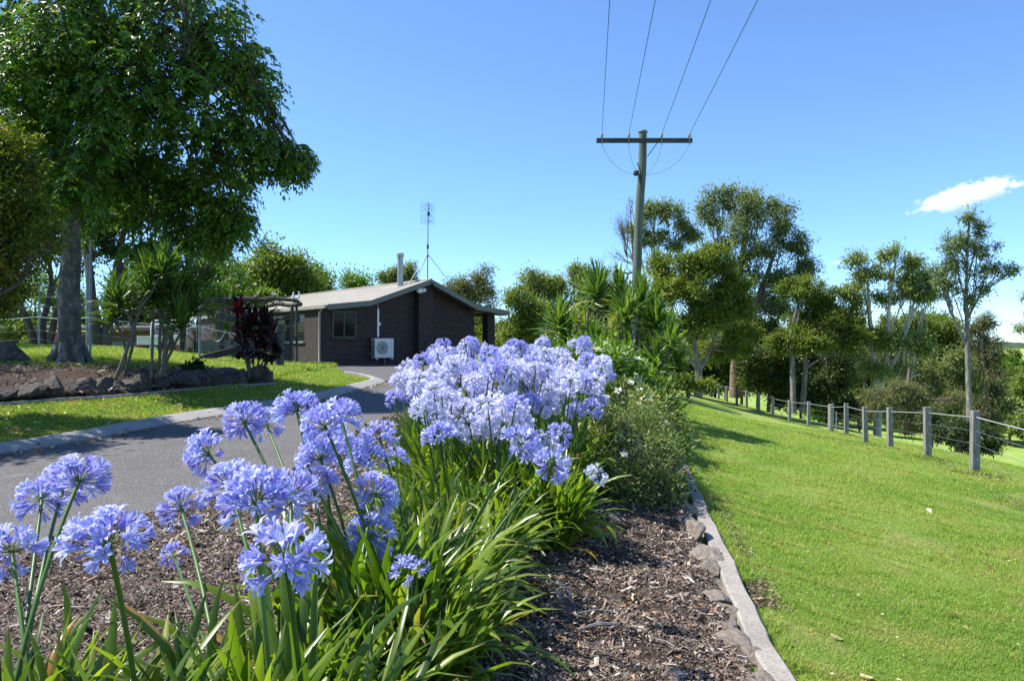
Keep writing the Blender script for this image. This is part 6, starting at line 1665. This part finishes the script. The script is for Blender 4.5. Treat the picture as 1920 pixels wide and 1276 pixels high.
# dark rocks of the rockery wall
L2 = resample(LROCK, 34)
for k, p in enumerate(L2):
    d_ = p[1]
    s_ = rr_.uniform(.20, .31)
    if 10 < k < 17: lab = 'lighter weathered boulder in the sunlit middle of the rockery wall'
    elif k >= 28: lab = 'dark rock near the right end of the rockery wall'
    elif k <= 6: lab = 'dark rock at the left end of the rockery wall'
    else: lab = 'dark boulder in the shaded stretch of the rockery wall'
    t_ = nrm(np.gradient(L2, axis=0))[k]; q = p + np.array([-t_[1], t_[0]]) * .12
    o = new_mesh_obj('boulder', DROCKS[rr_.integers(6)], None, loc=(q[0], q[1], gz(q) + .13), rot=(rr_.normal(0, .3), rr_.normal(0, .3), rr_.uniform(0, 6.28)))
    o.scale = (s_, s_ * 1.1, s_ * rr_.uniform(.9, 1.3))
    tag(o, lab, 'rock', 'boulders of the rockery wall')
for (a, b_, d, s_, m_, lab) in [(18, 682, 17.2, (.62, .4, .42), DROCKS[0], 'big dark mound of rock at the left edge beside the thick trunk'), (131, 683, 17.0, (.10, .08, .10), ROCKS[2], 'pale stone resting against the foot of the thick trunk'), (425, 692, 18.8, (.35, .3, .22), DROCKS[4], 'dark low boulder behind the rockery between the stay and the red cordyline')]:
    p = P(a, b_, d); p[2] = gz(p)
    o = new_mesh_obj('boulder', m_, None, loc=(p[0], p[1], p[2] + s_[2] * .3), rot=(0, 0, a)); o.scale = s_; tag(o, lab, 'rock')
# bark and charred wood lumps on the mulch
for (a, b_, hw, hh, k, lab) in [(1155, 1122, 14, 7, 5, 'black charred lump of wood in the middle of the bare mulch'), (1260, 1268, 24, 14, 0, 'grey weathered wood lump at the bottom edge of the mulch')]:
    g = gp(a, b_, .03); sx = hw * g[1] / F
    o = new_mesh_obj('wood_lump', DROCKS[k] if k == 5 else ROCKS[k], None, loc=(g[0], g[1], gz(g) + .03), rot=(0, 0, a)); o.scale = (sx, sx * 1.3, sx * .6); tag(o, lab, 'wood')
# ------------------------------------------------------------------ grass, mulch chips, fallen leaves
rg = np.random.default_rng(909)
EDGEP = EDGE + np.array([.125, 0])
def right_of_edge(x, y, m=.0): return x > np.interp(y, EDGE[:, 1], EDGE[:, 0]) + .125 + m

def blades(name, label, x, y, h, w, lean=.5, zoff=0.0):
    n = len(x)
    z = G(x, y) + zoff
    az = rg.uniform(0, 2 * pi, n)
    d = np.stack([np.cos(az), np.sin(az), np.zeros(n)], 1)
    sd = np.stack([-d[:, 1], d[:, 0], np.zeros(n)], 1)
    b_ = np.stack([x, y, z - .004], 1)
    ln = lean * rg.uniform(.1, 1.5, n)
    hh = h * rg.uniform(.5, 1.25, n)
    mid = b_ + d * (hh * ln * .35)[:, None] + np.array([0, 0, 1]) * (hh * .6)[:, None]
    tip = b_ + d * (hh * ln)[:, None] + np.array([0, 0, 1]) * (hh * (1.05 - .28 * ln))[:, None]
    W = (w * rg.uniform(.7, 1.3, n))[:, None]
    V = np.stack([b_ - sd * W / 2, b_ + sd * W / 2, mid + sd * W * .38, mid - sd * W * .38, tip], 1)
    k = np.arange(n)[:, None] * 5
    mb = MB()
    var = np.repeat(np.where(rg.uniform(0, 1, n) < .04, 1.0, rg.uniform(0, .93, n)), 5)
    mb.add(V.reshape(-1, 3), k + np.array([[0, 1, 2, 3]]), var=var)
    f2 = k + np.array([[3, 2, 4]])
    mb.f.append(f2); mb.fm.append(np.zeros(n, np.int32))
    return tag(mb.build(name, M['blade']), label, 'grass', kind='stuff')

# lawn on the right, thinning out with distance
n = 760000
u = rg.uniform(0, 1, n)
y = 2.9 * (30 / 2.9) ** (u ** 1.0)
ym = (y / 3.0)
x = rg.uniform(0, 1, n) * (y * .72 + .4) + np.interp(y, EDGE[:, 1], EDGE[:, 0]) - .1
k = right_of_edge(x, y, .005) & (x < y * .72 + .3)
x, y = x[k], y[k]
sc = (y / 3.2) ** .62
# thin patches where the ground shows
pt = np.sin(x * 2.1 + 1.7 * np.sin(y * 1.3)) * np.sin(y * 1.6 + x * .7)
k = rg.uniform(0, 1, len(x)) < np.where(pt > .72, .45, 1)
x, y, sc = x[k], y[k], sc[k]
ed = x - np.interp(y, EDGE[:, 1], EDGE[:, 0]) - .125
bare = (np.sin(y * 2.9 + 1) + np.sin(y * 6.7) * .6 + np.sin(y * 1.3) > .1) & (ed < .17 + .09 * np.sin(y * 9)) & (y < 16)
k = ~bare | (rg.uniform(0, 1, len(x)) < .12)
x, y, sc = x[k], y[k], sc[k]
tuft = 1 + .5 * (np.sin(x * 9 + np.sin(y * 7) * 2) * np.sin(y * 8 + x * 3) > .55)
blades('lawn_grass', 'short green mown grass of the lawn on the right', x, y, .016 * sc * tuft, .0030 * sc, lean=1.1)
# long grass hugging the edging and the fence posts
t_ = rg.uniform(0, 1, 16000); yy = 2.5 + 18 * t_ ** 1.6; xx = np.interp(yy, EDGE[:, 1], EDGE[:, 0]) + .125 + np.abs(rg.normal(0, .05, 16000))
kk = np.sin(yy * 5) + np.sin(yy * 2.3 + 1) > -.6
blades('edge_grass', 'longer untrimmed grass hugging the concrete edging', xx[kk], yy[kk], .065 * (yy[kk] / 4) ** .4, .0042 * (yy[kk] / 3.2) ** .6, lean=1.0)
q = FALL[rg.integers(0, 13, 9000)] + rg.normal(0, .13, (9000, 2)) * np.array([1.6, 1.0])
blades('post_grass', 'longer grass tufts around the feet of the fence posts', q[:, 0], q[:, 1], np.full(9000, .11), np.full(9000, .012), lean=.8)

# left lawn: strip between kerb and rocks, peninsula, and the rough grass behind
KL = resample(KERB, 120); 
tt = nrm(np.gradient(KL, axis=0)); KIN = KL + np.stack([-tt[:, 1], tt[:, 0]], 1) * .35
polyA = list(map(tuple, KIN)) + [(-6.6, 29.0), (-9.5, 28), (-16, 30), (-26, 26), (-22, 12), (-16, 2)]
bedpoly = list(map(tuple, LROCK + np.array([.1, -.15]))) + list(map(tuple, LBACK[::-1]))
n = 420000
u = rg.uniform(0, 1, n); y = 8 * (29 / 8) ** u; x = -rg.uniform(.14, .72, n) * y
k = inside(x, y, polyA) & ~inside(x, y, bedpoly)
x, y = x[k], y[k]
rough = np.clip((y - 15.5) / 3, 0, 1) * (x < -6)
blades('left_grass', 'green grass of the left lawn, longer behind the rockery', x, y, .045 * (y / 9) ** .5 * (1 + 1.4 * rough), .0085 * (y / 10) ** .7, lean=.8)

# mulch chips
def chips(name, label, x, y, scale, zoff, seed):
    r = np.random.default_rng(seed)
    n = len(x)
    L = scale * r.lognormal(-4.2, .6, n); W = L * r.uniform(.08, .36, n)
    L = np.minimum(L, .09 * np.maximum(scale, 1))
    az = r.uniform(0, 2 * pi, n); tl = r.normal(0, .38, n)
    d = np.stack([np.cos(az) * np.cos(tl), np.sin(az) * np.cos(tl), np.sin(tl)], 1)
    up = nrm(np.stack([r.normal(0, .45, n), r.normal(0, .45, n), np.ones(n)], 1))
    sd = nrm(np.cross(d, up)); nn = np.cross(sd, d)
    z = G(x, y) + zoff + r.uniform(-.004, .016, n) * np.maximum(scale, 1) ** .5
    c = np.stack([x, y, z], 1)
    a = d * (L / 2)[:, None]; b_ = sd * (W / 2)[:, None]; h = nn * (W * .22)[:, None]
    V = np.stack([c - a - b_, c + a - b_ * .8, c + a * .95 + b_ * .8, c - a * .9 + b_, c - a * .9 + h, c + a * .85 + h], 1)
    k = np.arange(n)[:, None] * 6
    var = np.clip(r.beta(1.5, 1.7, n), 0, 1)
    mb = MB()
    mb.add(V.reshape(-1, 3), np.concatenate([k + np.array([[0, 1, 5, 4]]), k + np.array([[2, 3, 4, 5]])]), var=np.repeat(var, 6))
    return tag(mb.build(name, M['chip']), label, 'mulch', kind='stuff')
BEDPOLY = list(map(tuple, BEDL)) + list(map(tuple, BEDR[::-1]))
n = 640000
u = rg.uniform(0, 1, n); y = 2.4 * (14 / 2.4) ** u; x = -.75 * y + rg.uniform(0, 1, n) * (1.2 * y)
k = inside(x, y, BEDPOLY)
x, y = x[k], y[k]
rip = .022 * (np.sin(x * 5.1 + 2 * np.sin(y * 3.3)) * np.sin(y * 4.7 + x) + .6 * np.sin(x * 13 + y * 7) * np.sin(y * 11 - x * 5))
o = chips('bark_mulch', 'brown and grey bark chips covering the garden bed', x, y, (y / 3.4) ** .6, .032 + rip * .8, 5)
n = 40000
u = rg.uniform(0, 1, n); y = 11.5 + 8 * u; x = -rg.uniform(.3, .72, n) * y
k = inside(x, y, bedpoly)
chips('leaf_mulch', 'dry leaf litter and bark in the rockery bed', x[k], y[k], np.full(k.sum(), 2.6), .14, 6)

# scattered dry leaves: litter on the left lawn, kerb, driveway edge and mulch
def litter(name, label, x, y, size, zoff, m_, seed):
    r = np.random.default_rng(seed); n = len(x)
    p = np.stack([x, y, G(x, y) + zoff + r.uniform(0, .01, n)], 1)
    az = r.uniform(0, 2 * pi, n)
    d = nrm(np.stack([np.cos(az), np.sin(az), r.normal(0, .25, n)], 1)); up = nrm(np.stack([r.normal(0, .5, n), r.normal(0, .5, n), np.ones(n)], 1))
    mb = MB(); leaf_quads(mb, p, d, up, size * r.uniform(.6, 1.4, n), size * .45 * r.uniform(.6, 1.3, n), r.uniform(0, 1, n), fold=.25)
    return tag(mb.build(name, M[m_]), label, 'leaves', kind='stuff')
n = 2600
y = 9.5 + 12 * rg.uniform(0, 1, n) ** 1.2; x = -rg.uniform(.16, .70, n) * y
k = inside(x, y, list(map(tuple, KERB + np.array([.25, -.2]))) + [(-14, 24), (-22, 14), (-14, 3)])
litter('leaf_litter', 'brown and orange fallen leaves scattered over the left lawn and kerb', x[k], y[k], .095, .035, 'leaf_dry', 7)
n = 260
y = 2.8 + 5 * rg.uniform(0, 1, n); x = rg.uniform(-.5, 1.1, n)
k = inside(x, y, BEDPOLY)
litter('petal_litter', 'small dropped petals and dry leaves on the bare mulch', x[k], y[k], .035, .06, 'leaf_dry', 8)

n = 5200
y = 3.2 * (15 / 3.2) ** rg.uniform(0, 1, n); x = np.interp(y, EDGE[:, 1], EDGE[:, 0]) + .13 + np.abs(rg.normal(0, .10, n))
k = np.sin(y * 2.9 + 1) + np.sin(y * 6.7) * .6 + np.sin(y * 1.3) > .1
q = FALL[rg.integers(1, 14, 2600)] + rg.normal(0, 1, (2600, 2)) * np.array([.16, .55]) + np.array([-.12, -.1])
litter('post_thatch', 'rusty dead grass along the foot of the post and wire fence', q[:, 0], q[:, 1], .05, .03, 'thatch', 11)
litter('dry_thatch', 'brown dead grass and leaf bits in the bare patches along the edging', x[k], y[k], .035, .006, 'thatch', 9)
n = 900
y = 3.2 * (26 / 3.2) ** rg.uniform(0, 1, n); x = np.interp(y, EDGE[:, 1], EDGE[:, 0]) + .2 + rg.uniform(0, .62, n) * y
litter('lawn_litter', 'tiny dry leaf bits scattered over the lawn on the right', x, y, .022 * 1.0, .022, 'leaf_dry', 10)
# single fallen leaves one can point at
def fallen(a, b_, size, v, lab, zoff=.02):
    g = gp(a, b_); r = np.random.default_rng(int(a))
    mb = MB()
    n = 7; s = np.linspace(0, 1, n)
    size = size * .68
    w = size * .32 * np.sin(pi * np.clip(s * 1.05, 0, 1)) ** .8 + .001
    az = r.uniform(0, 6.28); dx, dy = cos(az), sin(az)
    V = []
    for i in range(n):
        c = np.array([dx, dy, 0]) * size * (s[i] - .5); c[2] = .018 + .02 * sin(s[i] * 3 + a)
        sd = np.array([-dy, dx, .0]) * w[i]
        V += [c + sd + [0, 0, w[i] * .5], c, c - sd + [0, 0, w[i] * .35]]
    F_ = []
    for i in range(n - 1):
        for j in range(2): F_.append([i * 3 + j, i * 3 + j + 1, i * 3 + 4 + j, i * 3 + 3 + j])
    mb.add(V, F_, var=v)
    o = mb.build('fallen_leaf', M['leaf_dry'], None, smooth=True, loc=(g[0], g[1], gz(g) + zoff)); tag(o, lab, 'leaf', 'single fallen leaves')
for (a, b_, s_, v, lab) in [(1742, 961, .13, 1.0, 'pale curled leaf lying on the lawn below the nearest fence post'), (1552, 1026, .07, .35, 'small rust brown leaf in the middle of the lawn'), (1466, 1023, .06, .4, 'small tan leaf on the lawn near the edging'), (1568, 1198, .11, .85, 'curled beige leaf near the bottom of the lawn'), (1650, 1152, .07, 1.0, 'small pale leaf on the lower lawn'), (1786, 1158, .10, .45, 'narrow orange yellow leaf on the lower lawn'), (1624, 1273, .13, .8, 'dry tan leaf cut by the bottom edge of the picture'),
                          (1858, 1068, .08, .1, 'dark brown leaf on the right part of the lawn'), (1290, 1072, .05, .95, 'cream leaf on the mulch below the largest edging boulder'), (1312, 1156, .06, .3, 'orange brown leaf on the mulch near the bottom rocks'), (346, 1030, .08, .25, 'salmon coloured leaf on the mulch beside the small half opened flower'), (574, 858, .14, .3, 'orange red leaf at the edge of the asphalt between the blue heads')]:
    fallen(a, b_, s_, v, lab, .030 if a < 1330 else .002)
# grey sticks on the mulch
for (a, b_, ln, az, lab) in [(1124, 1196, .22, .3, 'grey split stick lying on the bare mulch'), (1116, 1168, .18, .1, 'thin pale twig on the mulch above the grey stick'), (1250, 1230, .16, 2.2, 'forked brown twig near the bottom rocks')]:
    g = gp(a, b_); mb = MB()
    tube(mb, [(-ln / 2 * cos(az), -ln / 2 * sin(az), .0), (0, .005, .012), (ln / 2 * cos(az), ln / 2 * sin(az), .004)], [.006, .011, .005] if 'split' in lab else .004, 6)
    tag(mb.build('stick', M['timber'], None, loc=(g[0], g[1], gz(g) + .055)), lab, 'stick')

# ------------------------------------------------------------------ cloud
cl = thing('cloud', 'small white streaky cloud above the slender gum on the right', 'cloud', (0, 0, 0))
bpy.data.objects.remove(cl)
m, nt, b = newmat('cloud_vapour')
nt.nodes.remove(b)
pv = nt.nodes.new('ShaderNodeVolumePrincipled')
pv.inputs['Color'].default_value = (1, 1, 1, 1); pv.inputs['Anisotropy'].default_value = .2
tc = nt.nodes.new('ShaderNodeTexCoord')
nz = noise(nt, 1.0, 8, .62, coords(nt, 'Object', (5.5, 2.2, 1.9)))
ln = nt.nodes.new('ShaderNodeVectorMath'); ln.operation = 'LENGTH'
mp = nt.nodes.new('ShaderNodeMapping'); mp.inputs['Scale'].default_value = (1, 1, 1); nt.links.new(tc.outputs['Object'], mp.inputs['Vector']); nt.links.new(mp.outputs[0], ln.inputs[0])
dn = math_(nt, 'MULTIPLY', ramp_fac(nt, math_(nt, 'SUBTRACT', math_(nt, 'ADD', 1.0, math_(nt, 'MULTIPLY', math_(nt, 'SUBTRACT', nz, .5), 2.6)), ln.outputs['Value']), .10, .55), .07)
nt.links.new(dn, pv.inputs['Density'])
nt.links.new(pv.outputs[0], nt.nodes['Material Output'].inputs['Volume'])
bm = bmesh.new(); bmesh.ops.create_icosphere(bm, subdivisions=3, radius=1.25); me = bpy.data.meshes.new('cloud'); bm.to_mesh(me); bm.free(); me.materials.append(m)
CD = 1900.0
for (a, b_, hw, hh, rot, lab) in [(1815, 365, 100, 23, -.26, 'small bright white wedge shaped cloud at the upper right'), (1572, 492, 16, 5, -.1, 'tiny wisp of cloud left of the umbrella gum')]:
    p = P(a, b_, CD)
    o = new_mesh_obj('cloud', me, None, loc=tuple(p)); o.scale = (hw * CD / F, hw * .5 * CD / F, hh * CD / F); o.rotation_euler = (0, rot, 0)
    tag(o, lab, 'cloud', None)
